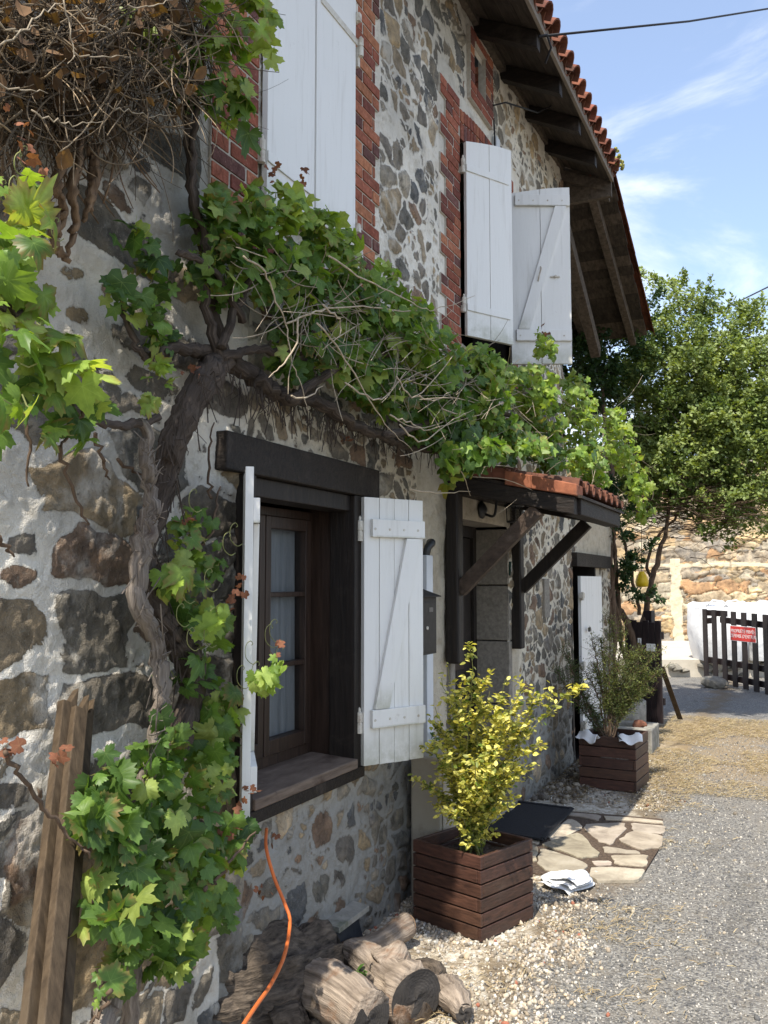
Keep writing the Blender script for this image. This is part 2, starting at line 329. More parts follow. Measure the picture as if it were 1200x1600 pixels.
def ground_mat():
    m,t,p=new_mat('gravel_yard'); v=coords(t); nb=None; sep=mnode(t,'ShaderNodeSeparateXYZ'); t.links.new(v,sep.inputs[0])
    vo=mnode(t,'ShaderNodeTexVoronoi'); vo.inputs['Scale'].default_value=95; t.links.new(v,vo.inputs[0])
    vo2=mnode(t,'ShaderNodeTexVoronoi'); vo2.inputs['Scale'].default_value=48; t.links.new(v,vo2.inputs[0])
    n=noise_node(t,1.7,6,.65,v,.3); n2=noise_node(t,7,6,.7,v); n3=noise_node(t,.5,5,.6,v)
    grey=ramp(t,vo.outputs['Color'],[(.0,(.075,.078,.085)),(.5,(.18,.169,.152)),(.85,(.28,.27,.245)),(1,(.5,.48,.44))])
    grey=mixc(t,mrange(t,n2.outputs[0],.5,.7,0,.55),grey,(.17,.145,.11)); nr=noise_node(t,2.2,5,.6,coords(t,(1.6,.35,1)),.5); grey=mixc(t,mrange(t,nr.outputs[0],.5,.7,0,.6),grey,(.22,.20,.17)); grey=mixc(t,mrange(t,nr.outputs[0],.44,.3,0,.5),grey,(.09,.085,.075))
    cream=ramp(t,vo2.outputs['Color'],[(.0,(.28,.23,.16)),(.5,(.46,.41,.33)),(1,(.66,.62,.54))])
    dirt_shade=mixc(t,n2.outputs[0],(.10,.075,.05),(.24,.18,.11))
    cream=mixc(t,mrange(t,n2.outputs[0],.48,.62,0,.8),cream,dirt_shade)
    # white gravel strip along the house, ragged edge
    e=mth(t,'SUBTRACT',mth(t,'ADD',.80,mth(t,'MULTIPLY',mth(t,'SUBTRACT',n.outputs[0],.5),.9)),sep.outputs[0])
    far=mrange(t,sep.outputs[1],9.5,11)
    mask=mth(t,'MULTIPLY',mrange(t,e,-.05,.12),mth(t,'SUBTRACT',1,far))
    edge=mth(t,'MULTIPLY',mrange(t,e,-.28,-.02),mrange(t,e,.2,.0))
    c=mixc(t,mask,grey,cream); c=mixc(t,mth(t,'MULTIPLY',edge,.75),c,dirt_shade)
    straw=mth(t,'MULTIPLY',mth(t,'MULTIPLY',mrange(t,sep.outputs[1],7.2,8.6),mrange(t,sep.outputs[1],12.2,10.8)),mrange(t,n.outputs[0],.3,.5))
    c=mixc(t,mth(t,'MULTIPLY',straw,.7),c,mixc(t,n2.outputs[0],(.2,.14,.08),(.36,.27,.15)))
    t.links.new(c,p.inputs['Base Color']); p.inputs['Roughness'].default_value=.95; p.inputs['Specular IOR Level'].default_value=.15
    h=mth(t,'ADD',mth(t,'MULTIPLY',vo.outputs[0],-1),mth(t,'MULTIPLY',n2.outputs[0],.8)); bump(t,p,h,.008); return m
M['ground']=ground_mat()
def flag_mat():
    m,t,p=new_mat('flagstone'); v=coords(t); n=noise_node(t,6,7,.65,v,.4); n2=noise_node(t,50,4,.6,v)
    c=ramp(t,n.outputs[0],[(.3,(.22,.185,.14)),(.55,(.40,.35,.27)),(.8,(.52,.47,.39))]); c=mixc(t,1.0,c,attr(t,'col').outputs[0],'MULTIPLY')
    t.links.new(c,p.inputs['Base Color']); p.inputs['Roughness'].default_value=.85; bump(t,p,mth(t,'ADD',n.outputs[0],mth(t,'MULTIPLY',n2.outputs[0],.3)),.012); return m
M['flag']=flag_mat()

# ------------------------------------------------------------ the ground
def struct(name,o): o.name=name; o['kind']='structure'; return o
g=MB(); g.add([(-400,-400,0),(400,-400,0),(400,400,0),(-400,400,0)],[(0,1,2,3)]); struct('ground',g.build('ground',M['ground']))

# ------------------------------------------------------------ stonework fields
def stone_field(Y,Z,w,h,seed,jit=.8,warp=.35):
    u=Y/w; v=Z/h
    u=u+(fbm(Y*5,Z*5,seed+31,3)-.5)*warp*2; v=v+(fbm(Y*5+9,Z*5,seed+57,3)-.5)*warp*2
    iu=np.floor(u); iv=np.floor(v)
    F1=np.full(u.shape,9.); F2=np.full(u.shape,9.); I=np.zeros(u.shape); J=np.zeros(u.shape)
    for dv in (-2,-1,0,1,2):
        cv=iv+dv; off=.5*(cv%2)
        for du in (-2,-1,0,1,2):
            cu=iu+du
            x=cu+.5-off+jit*(hsh(cu,cv,seed)-.5); y=cv+.5+jit*.8*(hsh(cu,cv,seed+1)-.5)
            k=.82+.4*hsh(cu,cv,seed+2)
            d=(((np.abs(u-x))**2.3+(np.abs(v-y)*1.05)**2.3)**(1/2.3))*k
            nw=d<F1
            F2=np.where(nw,F1,np.minimum(F2,d)); I=np.where(nw,cu,I); J=np.where(nw,cv,J); F1=np.where(nw,d,F1)
    return (F2-F1)*.5*(w+h)*.5, I, J
def pick(h,pal):
    pal=np.array(pal); k=np.minimum((h*len(pal)).astype(int),len(pal)-1); return pal[k]
PAL=[(.13,.125,.11),(.19,.17,.14),(.26,.21,.145),(.16,.145,.12),(.30,.235,.15),(.11,.112,.112),(.22,.20,.165),(.20,.14,.10),(.34,.28,.20),(.17,.155,.135)]
def grid_mesh(name,Y,Z,X,keep,attrs):
    ny,nzn=Y.shape
    idx=np.arange(ny*nzn).reshape(ny,nzn)
    q=np.stack([idx[:-1,:-1],idx[1:,:-1],idx[1:,1:],idx[:-1,1:]],-1).reshape(-1,4)
    kq=keep[:-1,:-1]&keep[1:,:-1]&keep[1:,1:]&keep[:-1,1:]
    q=q[kq.ravel()]
    return q
def rectmask(Y,Z,y0,y1,z0,z1,soft,seed):
    n=(fbm(Y*6,Z*6,seed,4)-.5)*soft*2.5
    return np.minimum.reduce([sstep(-soft,soft,Y-y0+n),sstep(-soft,soft,y1-Y+n),sstep(-soft,soft,Z-z0+n),sstep(-soft,soft,z1-Z+n)])

house=empty('stone_house',(0,4.5,0),'rubble stone farmhouse with red brick window surrounds and white shutters','house')

OPEN=[(2.86,3.72,.80,2.07),(5.10,6.19,.02,2.05),(5.24,6.34,3.18,4.54),(5.50,5.74,5.02,5.30),(8.24,9.24,0.02,1.80)]
ys=np.concatenate([np.arange(.9,4.3,.0056),np.arange(4.3,6.6,.0075),np.arange(6.6,10.16,.011)])
zs=np.concatenate([np.arange(-.05,3.3,.0075),np.arange(3.3,5.76,.0095)])
# snap opening borders onto the grid
for (a,b,c,d) in OPEN:
    for val in (a,b): ys[np.argmin(abs(ys-val))]=val
    for val in (c,d): zs[np.argmin(abs(zs-val))]=val
Yg,Zg=np.meshgrid(ys,zs,indexing='ij')
eA,iA,jA=stone_field(Yg,Zg,.40,.20,11,.92,.24)
eB,iB,jB=stone_field(Yg,Zg,.165,.13,23,1.0,.34)
left=Yg<2.84
edge=np.where(left,eA,eB); I=np.where(left,iA,iB+500); J=np.where(left,jA,jB)
e2,i2,j2=stone_field(Yg,Zg,.085,.065,37,1.0,.4); e3,i3,j3=stone_field(Yg,Zg,.17,.10,43,1.0,.35)
sm=hsh(I,J,9)<np.where(left,.30,.27)
edge=np.where(sm,np.where(left,np.minimum(edge+.01,e3+.004),np.minimum(edge+.008,e2+.003)),edge); I=np.where(sm,np.where(left,i3,i2)+900,I); J=np.where(sm,np.where(left,j3,j2),J)
h1=hsh(I,J,3); h2=hsh(I,J,4); h3=hsh(I,J,5)
marg=np.where(left,.017,.0105)+np.where(left,.10,.02)*(fbm(Yg*2.2,Zg*2.2,77,3)-.42)+.012*(h3-.4)
marg=np.where((Zg<.75)&(Yg>2.8),marg+.004,marg)
edge=edge-marg
edge=np.where(hsh(I,J,6)<.07,-.03,edge)              # stones lost under the mortar
pm=np.zeros(Yg.shape)
for r in ((4.50,5.12,.78,2.62,.02),(5.0,6.4,2.0,2.62,.02),(6.15,6.52,0,1.25,.05),(8.38,10.2,1.80,2.42,.02),(5.2,8.1,5.48,5.8,.10)):
    pm=np.maximum(pm,rectmask(Yg,Zg,*r,91))
edge=edge-pm*.09
sc=pick(h1,PAL)*(.8+.5*h2)[...,None]
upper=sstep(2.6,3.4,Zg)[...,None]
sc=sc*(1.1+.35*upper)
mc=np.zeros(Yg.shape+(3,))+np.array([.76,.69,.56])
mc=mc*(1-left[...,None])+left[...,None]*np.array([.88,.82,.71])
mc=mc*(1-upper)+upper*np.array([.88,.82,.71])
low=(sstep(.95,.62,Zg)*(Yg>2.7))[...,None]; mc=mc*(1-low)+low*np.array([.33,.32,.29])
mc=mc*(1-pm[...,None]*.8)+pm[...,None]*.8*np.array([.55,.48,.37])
dirt_shade=np.clip(sstep(.45,.72,fbm(Yg*1.3,Zg*1.3,13,4))*.35+left*sstep(2.3,3.0,Zg+(fbm(Yg*3,Zg*3,14,3)-.5)*1.3)*.5+(sstep(.35,.0,Zg)*.25)+sstep(.0,.14,.14-abs(Zg-2.5)+(fbm(Yg*4,Zg*3,18,3)-.5)*.3)*(Yg<4.9)*(Yg>3.6)*.5,0,.8)  # dirt patches, vine shade painted in upper left, darker foot and band
bulge=sstep(-.004,.022,edge)
X=bulge*np.where(left,.007,.009)+bulge*(h2-.5)*.014+(fbm(Yg*14,Zg*14,8,4)-.5)*.022+(fbm(Yg*45,Zg*45,28,3)-.5)*.006+bulge*(fbm(Yg*30+h1*9,Zg*22,12,3)-.5)*.012+(fbm(Yg*1.2,Zg*1.2,9,3)-.5)*.05
X=X*sstep(0,.05,np.minimum.reduce([np.maximum(np.maximum(a-Yg,Yg-b),np.maximum(c-Zg,Zg-d)) for a,b,c,d in OPEN])+.02)
for (a,b_,c,d) in ((2.55,2.90,2.93,4.92),(3.70,4.0,2.93,4.92),(2.88,3.72,2.93,3.15),(4.9,5.25,3.0,4.92),(6.33,6.58,3.0,4.82),(5.2,6.4,4.5,4.84),(5.40,5.92,4.88,5.48)):
    ins=sstep(-.03,.0,np.minimum.reduce([Yg-a,b_-Yg,Zg-c,d-Zg])); X=X*(1-ins)+(-.004)*ins; edge=edge-ins*.1
keep=np.ones(Yg.shape,bool)
for a,b,c,d in OPEN: keep&=~((Yg>a+1e-6)&(Yg<b-1e-6)&(Zg>c+1e-6)&(Zg<d-1e-6))
keep&=~((Yg>8.04)&(Zg>2.42))
q=grid_mesh('w',Yg,Zg,X,keep,None)
me=fastmesh('wall',np.stack([X,Yg,Zg],-1).reshape(-1,3),q)
pcol(me,'scol',sc.reshape(-1,3)); pcol(me,'mcol',mc.reshape(-1,3)); pflt(me,'edge',edge.ravel()); pflt(me,'dirt_shade',dirt_shade.ravel())
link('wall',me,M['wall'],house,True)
# unseen sides close the house
b=MB()
b.box(-7,-.02,.86,.90,0,5.7); b.box(-7,-.3,8.0,8.04,0,5.7); b.box(-7,-6.9,.9,10.1,0,5.6); b.box(-3,-.02,10.1,10.15,0,2.4)
b.box(-.3,-.02,8.0,8.04,2.42,5.7)
b.build('outer_wall',M['plaster'],house)
# reveals of the openings and the dark rooms behind
def reveal(o,depth,mat,name):
    a,bb,c,d=o; m=MB(); t_=.05
    m.box(-depth,-.004,a-t_,a,c-t_,d+t_); m.box(-depth,-.004,bb,bb+t_,c-t_,d+t_); m.box(-depth,-.004,a,bb,d,d+t_); m.box(-depth,-.004,a,bb,c-t_,c)
    m.build(name,mat,house)
reveal(OPEN[0],.42,M['framewood'],'window_reveal'); reveal(OPEN[2],.3,M['darkwood'],'window_reveal'); reveal(OPEN[4],.3,M['darkwood'],'doorway_reveal')
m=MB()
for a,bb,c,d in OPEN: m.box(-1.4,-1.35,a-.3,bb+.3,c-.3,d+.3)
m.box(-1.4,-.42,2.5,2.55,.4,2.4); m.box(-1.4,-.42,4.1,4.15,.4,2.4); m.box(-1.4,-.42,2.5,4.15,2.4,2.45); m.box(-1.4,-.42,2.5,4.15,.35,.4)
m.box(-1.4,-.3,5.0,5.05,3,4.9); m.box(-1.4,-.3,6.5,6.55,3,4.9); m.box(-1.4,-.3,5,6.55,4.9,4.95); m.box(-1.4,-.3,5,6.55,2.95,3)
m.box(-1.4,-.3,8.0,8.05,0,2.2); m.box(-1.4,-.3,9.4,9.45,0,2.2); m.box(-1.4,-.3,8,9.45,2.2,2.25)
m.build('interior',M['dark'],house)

# ---- brickwork
BP=[(.30,.105,.065),(.25,.08,.05),(.34,.13,.075),(.19,.065,.048),(.28,.095,.06),(.38,.16,.085),(.15,.07,.06)]
def bricks(name,y0,y1,z0,z1,teeth=(0,0),x=.012,seed=1,hole=None):
    r=random.Random(seed); mb=MB(); bk=MB(); ch=.0635; n=int((z1-z0)/ch)
    for k in range(n):
        z=z0+k*ch; a=y0-(teeth[0] if (k//2)%2 else 0); b_=y1+(teeth[1] if (k//2)%2 else 0)
        rects=[(a,b_)]
        if hole and z+ch>hole[2]+.01 and z<hole[3]-.01: rects=[(a,hole[0]),(hole[1],b_)]
        for (a_,c_) in rects:
            bk.box(-.03,x-.005,a_,c_,z,z+ch)
            yy=a_-(0.11 if k%2 else 0)
            while yy<c_-.01:
                p=max(yy,a_); qn=min(yy+.222,c_)
                if qn-p>.025:
                    mb.cc=tuple(np.array(r.choice(BP))*r.uniform(.8,1.15)); dx=r.uniform(-.002,.003)
                    mb.box(-.02,x+dx,p+.004,qn-.004,z+.005,z+ch-.005)
                yy+=.23
    o=bk.build(name,M['brickmortar'],house); mb.build('bricks',M['brick'],o,bevel=.002)
bricks('brick_surround',2.58,2.89,2.95,4.9,(.0,0),seed=2)
bricks('brick_surround',3.71,3.97,2.95,4.9,(0,.05),seed=3)
bricks('brick_surround',2.89,3.71,2.95,3.14,(0,0),seed=4)
bricks('brick_surround',4.99,5.24,3.02,4.84,(.09,0),seed=5)
bricks('brick_surround',6.34,6.50,3.02,4.66,(0,.09),seed=6)
bricks('brick_surround',5.42,5.90,4.90,5.46,(0,0),x=.03,seed=8,hole=OPEN[3])
# soldier arch over the far window
mb=MB(); bk=MB(); r=random.Random(5); k=0; y=5.24
while y<6.36:
    u=(y-5.24)/1.1; zb=4.53+.06*(1-(2*u-1)**2); mb.cc=tuple(np.array(r.choice(BP))*r.uniform(.8,1.1))
    mb.box(-.02,.018,y+.004,y+.058,zb,zb+.11); mb.cc=tuple(np.array(r.choice(BP))*r.uniform(.8,1.1)); mb.box(-.02,.018,y+.004,y+.058,zb+.12,zb+.2); bk.box(-.03,.010,y,y+.062,zb,zb+.2); y+=.062
o=bk.build('brick_arch',M['brickmortar'],house); mb.build('bricks',M['brick'],o,bevel=.002)
m=MB(); m.box(-.3,-.25,5.46,5.78,4.98,5.34); m.cc=BP[1]
m2=MB(); rr=random.Random(3)
for k in range(5):
    m2.cc=tuple(np.array(rr.choice(BP))*.9); m2.box(-.2,.0,5.742,5.76,5.02+k*.058,5.02+k*.058+.05)
m.build('niche_back',M['dark'],house); m2.build('niche_bricks',M['brick'],house)

# ---- shutters
def shutter(label,hinge,ang,wd,z0,z1,side,nb=4,arch=0,hingeside=0,battens=True,strap=False,t=.028,post=(0,0)):
    "leaf hinged at (x,y), running at ang degrees out from the wall line; side=+1/-1 picks the face with the ledges"
    d=V(math.sin(R(ang)),math.cos(R(ang)),0); n=V(math.cos(R(ang)),-math.sin(R(ang)),0)
    h=V(hinge[0],hinge[1],0); mb=MB(); bw=wd/nb
    K=4
    for i in range(nb):
        a=i*bw+.0015; bq=(i+1)*bw-.0015; pts=[]
        dz=random.uniform(-.003,.003)
        pts.append(h+d*a+V(0,0,z0+dz)); pts.append(h+d*bq+V(0,0,z0+dz))
        for k in range(K+1):
            s=bq+(a-bq)*k/K; pts.append(h+d*s+V(0,0,z1+arch*(math.sin(s/wd*math.pi/2))))
        mb.poly(pts,n*(t-(.0 if i%2 else .0015)))
    o=mb.build('shutter',M['white'],house,bevel=.0015,label=label)
    Z=V(0,0,1)
    if battens:
        off=n*t if side>0 else -n*.022
        hh=.085; zt=z1-.19 if arch==0 else z1-.10; zb=z0+.17
        for zz in (zt,zb):
            q=MB(); q.obox(h+d*.035+Z*zz+off,d*(wd-.04),Z*hh,n*.022); q.build('ledge',M['white'],o,bevel=.002)
        q=MB(); A=h+d*.05+Z*(zb+hh+.002)+off; B=h+d*(wd-.115)+Z*(zt-.002)+off
        q.poly([A,A+d*.085,B+d*.085,B],n*.02); q.build('brace',M['white'],o,bevel=.002)
        for zz in (zt,zb):
            for f in (.14,.38,.62,.86):
                q=MB(); q.lathe(h+d*(wd*f)+Z*(zz+hh*.45)+off+n*.021,[(.007,0),(.006,.003)],8,n); q.build('screw_head',M['hinge'],o)
    if strap:
        off=n*t
        for zz in (z1-.20,z0+.16):
            q=MB(); q.obox(h+d*.0+Z*zz+off,d*(wd-.03),Z*.045,n*.006); q.build('hinge_strap',M['white'],o,bevel=.001)
    for zz in ((z1-.16,z0+.20)):
        q=MB(); c=h-d*.014+Z*zz+n*.012
        q.lathe(c,[(.014,-.05),(.014,-.004),(.011,-.003),(.011,.001),(.014,.002),(.014,.045),(.006,.05),(.007,.062),(.002,.07)],10)
        q.obox(c-d*.012-n*.03-Z*.045,n*.03,d*.024,Z*.04)
        q.obox(c-n*.004+Z*.004,d*.05,n*.008,Z*.03)
        q.build('hinge',M['hinge'],o,smooth=False)
    return o
# ground-floor window leaves
Lz0,Lz1=.80,2.06
shutter('white shutter leaf turned edge-on to the camera',(.03,2.83),144.5,.40,Lz0-.01,Lz1-.02,-1,nb=4)
shutter('white ledged shutter leaf folded back beside the ground-floor window',(.035,3.765),29,.355,.80,2.055,1,nb=4)
# upper windows
shutter('closed white board shutter leaf of the near upper window, left half',(.012,2.91),0,.385,3.175,4.6,1,nb=1,battens=False,strap=True)
shutter('closed white board shutter leaf of the near upper window, right half',(.040,3.69),180,.384,3.175,4.6,-1,nb=1,battens=False,strap=False)
w2l=shutter('white shutter leaf standing slightly ajar over the far upper window',(.03,5.25),29.6,.40,3.22,4.50,1,nb=2,arch=.05,battens=False,strap=True)
w2r=shutter('white shutter leaf standing open with its ledges showing',(.03,6.26),64,.45,3.26,4.56,1,nb=2,arch=.05)
for zz in (3.24,4.27):
    q=MB()
    q.lathe((.055,3.715,zz),[(.013,-.05),(.013,-.004),(.010,-.003),(.010,.001),(.013,.002),(.013,.04),(.004,.052)],10)
    q.box(.02,.045,3.705,3.725,zz-.1,zz-.0); q.box(.0405,.046,3.34,3.71,zz+.0,zz+.032)
    q.build('hinge',M['hinge'],house)
# shutter latch fittings
d=V(math.sin(R(64)),math.cos(R(64)),0); n=V(math.cos(R(64)),-math.sin(R(64)),0)
q=MB(); c=V(.03,6.26,3.92)+d*.33+n*.034; q.bar(c-d*.035,c+d*.035,V(0,0,.01),n*.008); q.lathe(c,[(.012,0),(.008,.02)],8,n); q.build('latch',M['hinge'],w2r)
q=MB(); c=V(.03,6.26,3.93)+d*.20+n*.05; q.tube([c+V(0,0,-.05),c+n*.02+V(0,0,-.03),c+n*.02+V(0,0,.04)+d*.02,c+d*.02+V(0,0,.06)],.005,6); q.build('pull_handle',M['hinge'],w2r)

# ---- ground-floor window
m=MB(); m.box(-.12,.045,2.655,3.955,2.062,2.205); m.build('lintel',M['beamwood'],house,bevel=.006)
m=MB(); m.box(-.10,.038,2.78,2.862,.798,2.06); m.box(-.10,.034,3.705,3.79,.798,2.06); m.box(-.12,.008,2.862,3.705,1.985,2.06); m.build('window_post',M['darkwood'],house,bevel=.004)
win=MB(); xw=-.235; F=.05
win.box(xw-.03,xw+.03,2.862,2.90,.85,1.985); win.box(xw-.03,xw+.03,3.68,3.718,.85,1.985); win.box(xw-.03,xw+.03,2.90,3.68,1.945,1.985); win.box(xw-.03,xw+.035,2.90,3.68,.85,.90)
wo=win.build('window',M['framewood'],house,bevel=.003)
for (a,bb) in ((2.902,3.285),(3.292,3.678)):
    c=MB(); s_=.042; X0,X1=xw-.01,xw+.045
    c.box(X0,X1,a,a+s_,.902,1.943); c.box(X0,X1,bb-s_,bb,.902,1.943); c.box(X0,X1,a+s_,bb-s_,.902,.965); c.box(X0,X1,a+s_,bb-s_,1.89,1.943)
    for zz in (1.27,1.585): c.box(X0+.008,X1-.004,a+s_,bb-s_,zz,zz+.022)
    c.build('sash',M['framewood'],wo,bevel=.003)
    for (z0,z1) in ((.965,1.27),(1.292,1.585),(1.607,1.89)):
        g=MB(); g.add([(xw+.014,a+s_,z0),(xw+.014,bb-s_,z0),(xw+.014,bb-s_,z1),(xw+.014,a+s_,z1)],[(0,1,2,3)]); g.build('pane',M['glass'],wo)
c=MB(); nn=60
pts=[]; 
for i in range(nn+1):
    y=2.92+.74*i/nn; pts.append((xw-.022+.008*math.sin(i*.9)+.006*math.sin(i*2.3),y))
vs=[]; fs=[]
for (x,y) in pts: vs+= [(x,y,.9),(x-.01,y,1.93)]
for i in range(nn): fs.append((2*i,2*i+2,2*i+3,2*i+1))
c.add(vs,fs); c.build('curtain',M['curtain'],wo,smooth=True)
m=MB(); m.poly([(-.2,2.862,.855),(-.2,2.862,.81),(.05,2.862,.798),(.05,2.862,.84)],(0,.85,0)); m.build('sill',M['sillwood'],house,bevel=.005)
m=MB(); m.box(-.1,.042,2.80,3.80,.745,.797); m.build('sill_beam',M['beamwood'],house,bevel=.006)

# ---- doorway
m=MB(); dx=-.24
m.box(dx-.04,dx+.02,5.10,5.16,.02,2.05); m.box(dx-.04,dx+.02,6.10,6.16,.02,2.05); m.box(dx-.04,dx+.02,5.16,6.10,1.97,2.05); m.build('door_frame',M['darkwood'],house,bevel=.003)
m=MB(); 
for k in range(6): m.box(dx-.03,dx-.002*(k%2),5.165+k*.155,5.165+k*.155+.151,.05,1.965)
do=m.build('door',M['darkwood'],house,bevel=.003)
m=MB(); m.box(dx,dx+.012,5.3,5.96,.25,.85); m.box(dx+.001,dx+.014,5.36,5.90,1.05,1.85); m.build('door_panel',M['framewood'],do,bevel=.004)
m=MB(); m.lathe((dx+.03,5.98,1.0),[(.02,0),(.024,.02),(.01,.03)],12,(1,0,0)); m.build('handle',M['brass'],do)
m=MB(); r=random.Random(2)
z=.0
for hh in (.42,.36,.45,.40,.41):
    m.cc=(1,1,1); m.box(-.26,.012,6.192,6.268,z+.004,z+hh-.004) ; m.box(-.26,.010,5.02,5.098,z+.004,z+hh-.004); z+=hh
m.box(-.26,-.003,5.098,6.192,2.052,2.12)
m.build('door_jamb',M['granite'],house,bevel=.006)
m=MB(); m.box(-.3,-.01,5.1,6.19,-.02,.055); m.build('door_step',M['granite'],house,bevel=.01)

# ---- canopy over the door
cn=MB(); XO=.76; Z0,Z1=2.30,2.135
def slope(x): return Z0+(Z1-Z0)*x/XO
cn.cc=(1,1,1)
for y in (5.0,6.30): cn.obox((.0,y-.045,slope(0)-.10),(XO+.02,0,slope(XO+.02)-slope(0)),(0,.09,0),(0,0,.10))
cno=MB(); canopy=cn.build('door_canopy',M['beamwood'],house,bevel=.005,label='small tiled timber canopy over the entrance, braced off the wall')
m=MB(); m.box(XO-.06,XO+.04,5.047,6.253,slope(XO)-.10,slope(XO)-.004); m.box(.0,.07,5.047,6.253,slope(0)-.11,slope(0)-.01); m.build('front_beam',M['beamwood'],canopy,bevel=.005)
for y,s_ in ((5.0,0),(6.30,0)):
    m=MB(); m.box(.0,.085,y-.045,y+.05,1.17,2.20); m.build('wall_post',M['darkwood'],canopy,bevel=.012)
for y in (5.0,6.30):
    m=MB(); m.bar((.075,y,1.60),(.56,y,slope(.56)-.11),(0,.06,0),unit((-.56,0,.53))*.085); m.build('brace',M['bracewood'] if y<5.5 else M['darkwood'],canopy,bevel=.004)
m=MB(); 
for k in range(7): m.obox((.0,4.98+k*.19,slope(0)+.002),(XO+.06,0,slope(XO+.06)-slope(0)),(0,.186,0),(0,0,.016))
m.build('canopy_board',M['soffit'],canopy)
def canal_tile(mb,p,q,w,up,rad=.075,th=.012,convex=True,n=7):
    "half-round clay tile from p (high) to q (low)"
    p=np.asarray(p,float);q=np.asarray(q,float);w=unit(w);up=unit(up); s=1 if convex else -1
    vs=[];fs=[]
    for (c,sc_) in ((p,.92),(q,1.0)):
        for rr in (rad*sc_,rad*sc_-th):
            for k in range(n+1):
                a=math.pi*k/n; vs.append(c+w*math.cos(a)*rr+up*math.sin(a)*rr*s)
    m_=n+1
    for k in range(n):
        fs+= [(k,k+1,2*m_+k+1,2*m_+k),(m_+k+1,m_+k,3*m_+k,3*m_+k+1),(k+1,k,m_+k,m_+k+1),(2*m_+k,2*m_+k+1,3*m_+k+1,3*m_+k)]
    fs+=[(0,2*m_,3*m_,m_),(n,m_+n,3*m_+n,2*m_+n)]
    mb.add(vs,fs)
m=MB(); r=random.Random(4)
for k in range(7):
    y=5.06+k*.19
    for j in range(2):
        x0=-.02+j*.38; x1=x0+.44; m.cc=(r.uniform(.55,1.0),)*3
        canal_tile(m,(x0,y,slope(x0)+.035+.0),(x1,y,slope(x1)+.05),(0,1,0),(0,0,1),.07,convex=(k%2==1 or True))
    m.cc=(.6,.6,.6); canal_tile(m,(.0,y+.095,slope(0)+.085),(XO+.05,y+.095,slope(XO)+.085),(0,1,0),(0,0,1),.06,convex=False)
m.build('canopy_tile',M['tile'],canopy)
# verge tiles lying along the near edge of the canopy
m=MB(); m.cc=(1.5,1.35,1.2)
m.poly([(.38,4.94,slope(.38)+.0),(.80,4.94,slope(.8)+.008),(.80,4.94,slope(.8)+.075),(.38,4.94,slope(.38)+.085)],(0,.16,0))
m.cc=(.75,.7,.7); m.poly([(.0,4.95,slope(0)+.01),(.40,4.95,slope(.4)+.03),(.40,4.95,slope(.4)+.10),(.0,4.95,slope(0)+.08)],(0,.14,0))
m.build('verge_tile',M['tile'],canopy,bevel=.006)

# ---- small far doorway
m=MB(); m.box(-.1,.05,8.22,9.85,1.80,1.93); m.build('door_lintel',M['beamwood'],house,bevel=.005)
m=MB()
for k in range(4): m.obox((.03+k*.012,8.44+k*.185,.09),(.012,.182,0),(-.03,.002,0),(0,0,1.62))
sd=m.build('plank_door',M['white'],house,bevel=.002,label='white plank door leaf standing slightly open, shorter than the doorway')
for zz in (.3,.85,1.5): m=MB(); m.box(.02,.06,8.40,8.47,zz,zz+.05); m.lathe((.05,8.42,zz+.02),[(.014,-.04),(.014,.04)],8); m.build('hinge',M['hinge'],sd)
m=MB(); m.box(.065,.08,8.56,8.62,1.18,1.22); m.build('bolt',M['black'],sd)
# slit window, number plate, meter conduit, cable
m=MB(); m.box(-.02,.016,7.17,7.33,1.36,1.68); m.build('slit_recess',M['granite'],house)
m=MB(); m.box(.012,.022,6.198,6.262,1.70,1.80); np_=m.build('number_plate',M['green'],house,bevel=.001)
def text(body,size,loc,rotm,mat,parent,name='lettering',ext=.0008,align='CENTER'):
    cu=bpy.data.curves.new(name,'FONT'); cu.body=body; cu.size=size; cu.extrude=ext; cu.align_x=align; cu.align_y='CENTER'
    ob=bpy.data.objects.new(name+'_tmp',cu); col.objects.link(ob)
    dg=bpy.context.evaluated_depsgraph_get(); me=bpy.data.meshes.new_from_object(ob.evaluated_get(dg)); bpy.data.objects.remove(ob)
    from mathutils import Matrix
    me.transform(Matrix.Translation(loc)@rotm.to_4x4())
    return link(name,me,mat,parent)
from mathutils import Matrix
RX=Matrix(((0,0,1),(1,0,0),(0,1,0)))     # text facing +X
text('1',.085,(.0235,6.23,1.75),RX,M['signwhite'],np_)
def place(e,lab): pass
m=MB(); m.box(.0,.035,5.95,6.03,4.74,4.88); bx=m.build('junction_box',M['whitegrey'],house,bevel=.004)
m=MB(); m.tube([(.02,5.93,5.0),(.025,5.93,4.9),(.02,5.95,4.80)],.006,6); m.tube([atX(770,165,.03),atX(790,160,.1),atX(815,168,.16),atX(840,176,.2),atX(868,162,.25)],.006,6); m.build('wall_cable',M['cable'],house,smooth=True)

# ---- eave, rafters, roof tiles
XE=.46; ZE=5.345; PT=.5
def rz(x): return ZE+PT*(XE-x)
m=MB(); r=random.Random(9)
x=XE
while x>-.35:
    m.cc=(r.uniform(.6,1.5),)*3; m.obox((x-.118,.86,rz(x-.118)),(.118,0,rz(x)-rz(x-.118)),(0,7.18,0),(0,0,.02)); x-=.12
m.obox((-3.8,.86,rz(-3.8)),(3.4,0,rz(-.4)-rz(-3.8)),(0,7.18,0),(0,0,.03))
m.obox((-7.2,.86,rz(-3.8)-PT*3.4),(3.4,0,PT*3.4),(0,7.18,0),(0,0,.03))
roof=m.build('roof',M['soffit'],house)  # unseen near end cut short to let sun onto the left wall
y=5.0-.62*6
while y<8.0:
    m=MB(); m.obox((-.1,y-.04,rz(-.1)-.125),(XE+.08,0,rz(XE-.02)-rz(-.1)),(0,.08,0),(0,0,.12)); y+=.62; m.build('rafter',M['beamwood'],roof,bevel=.004)
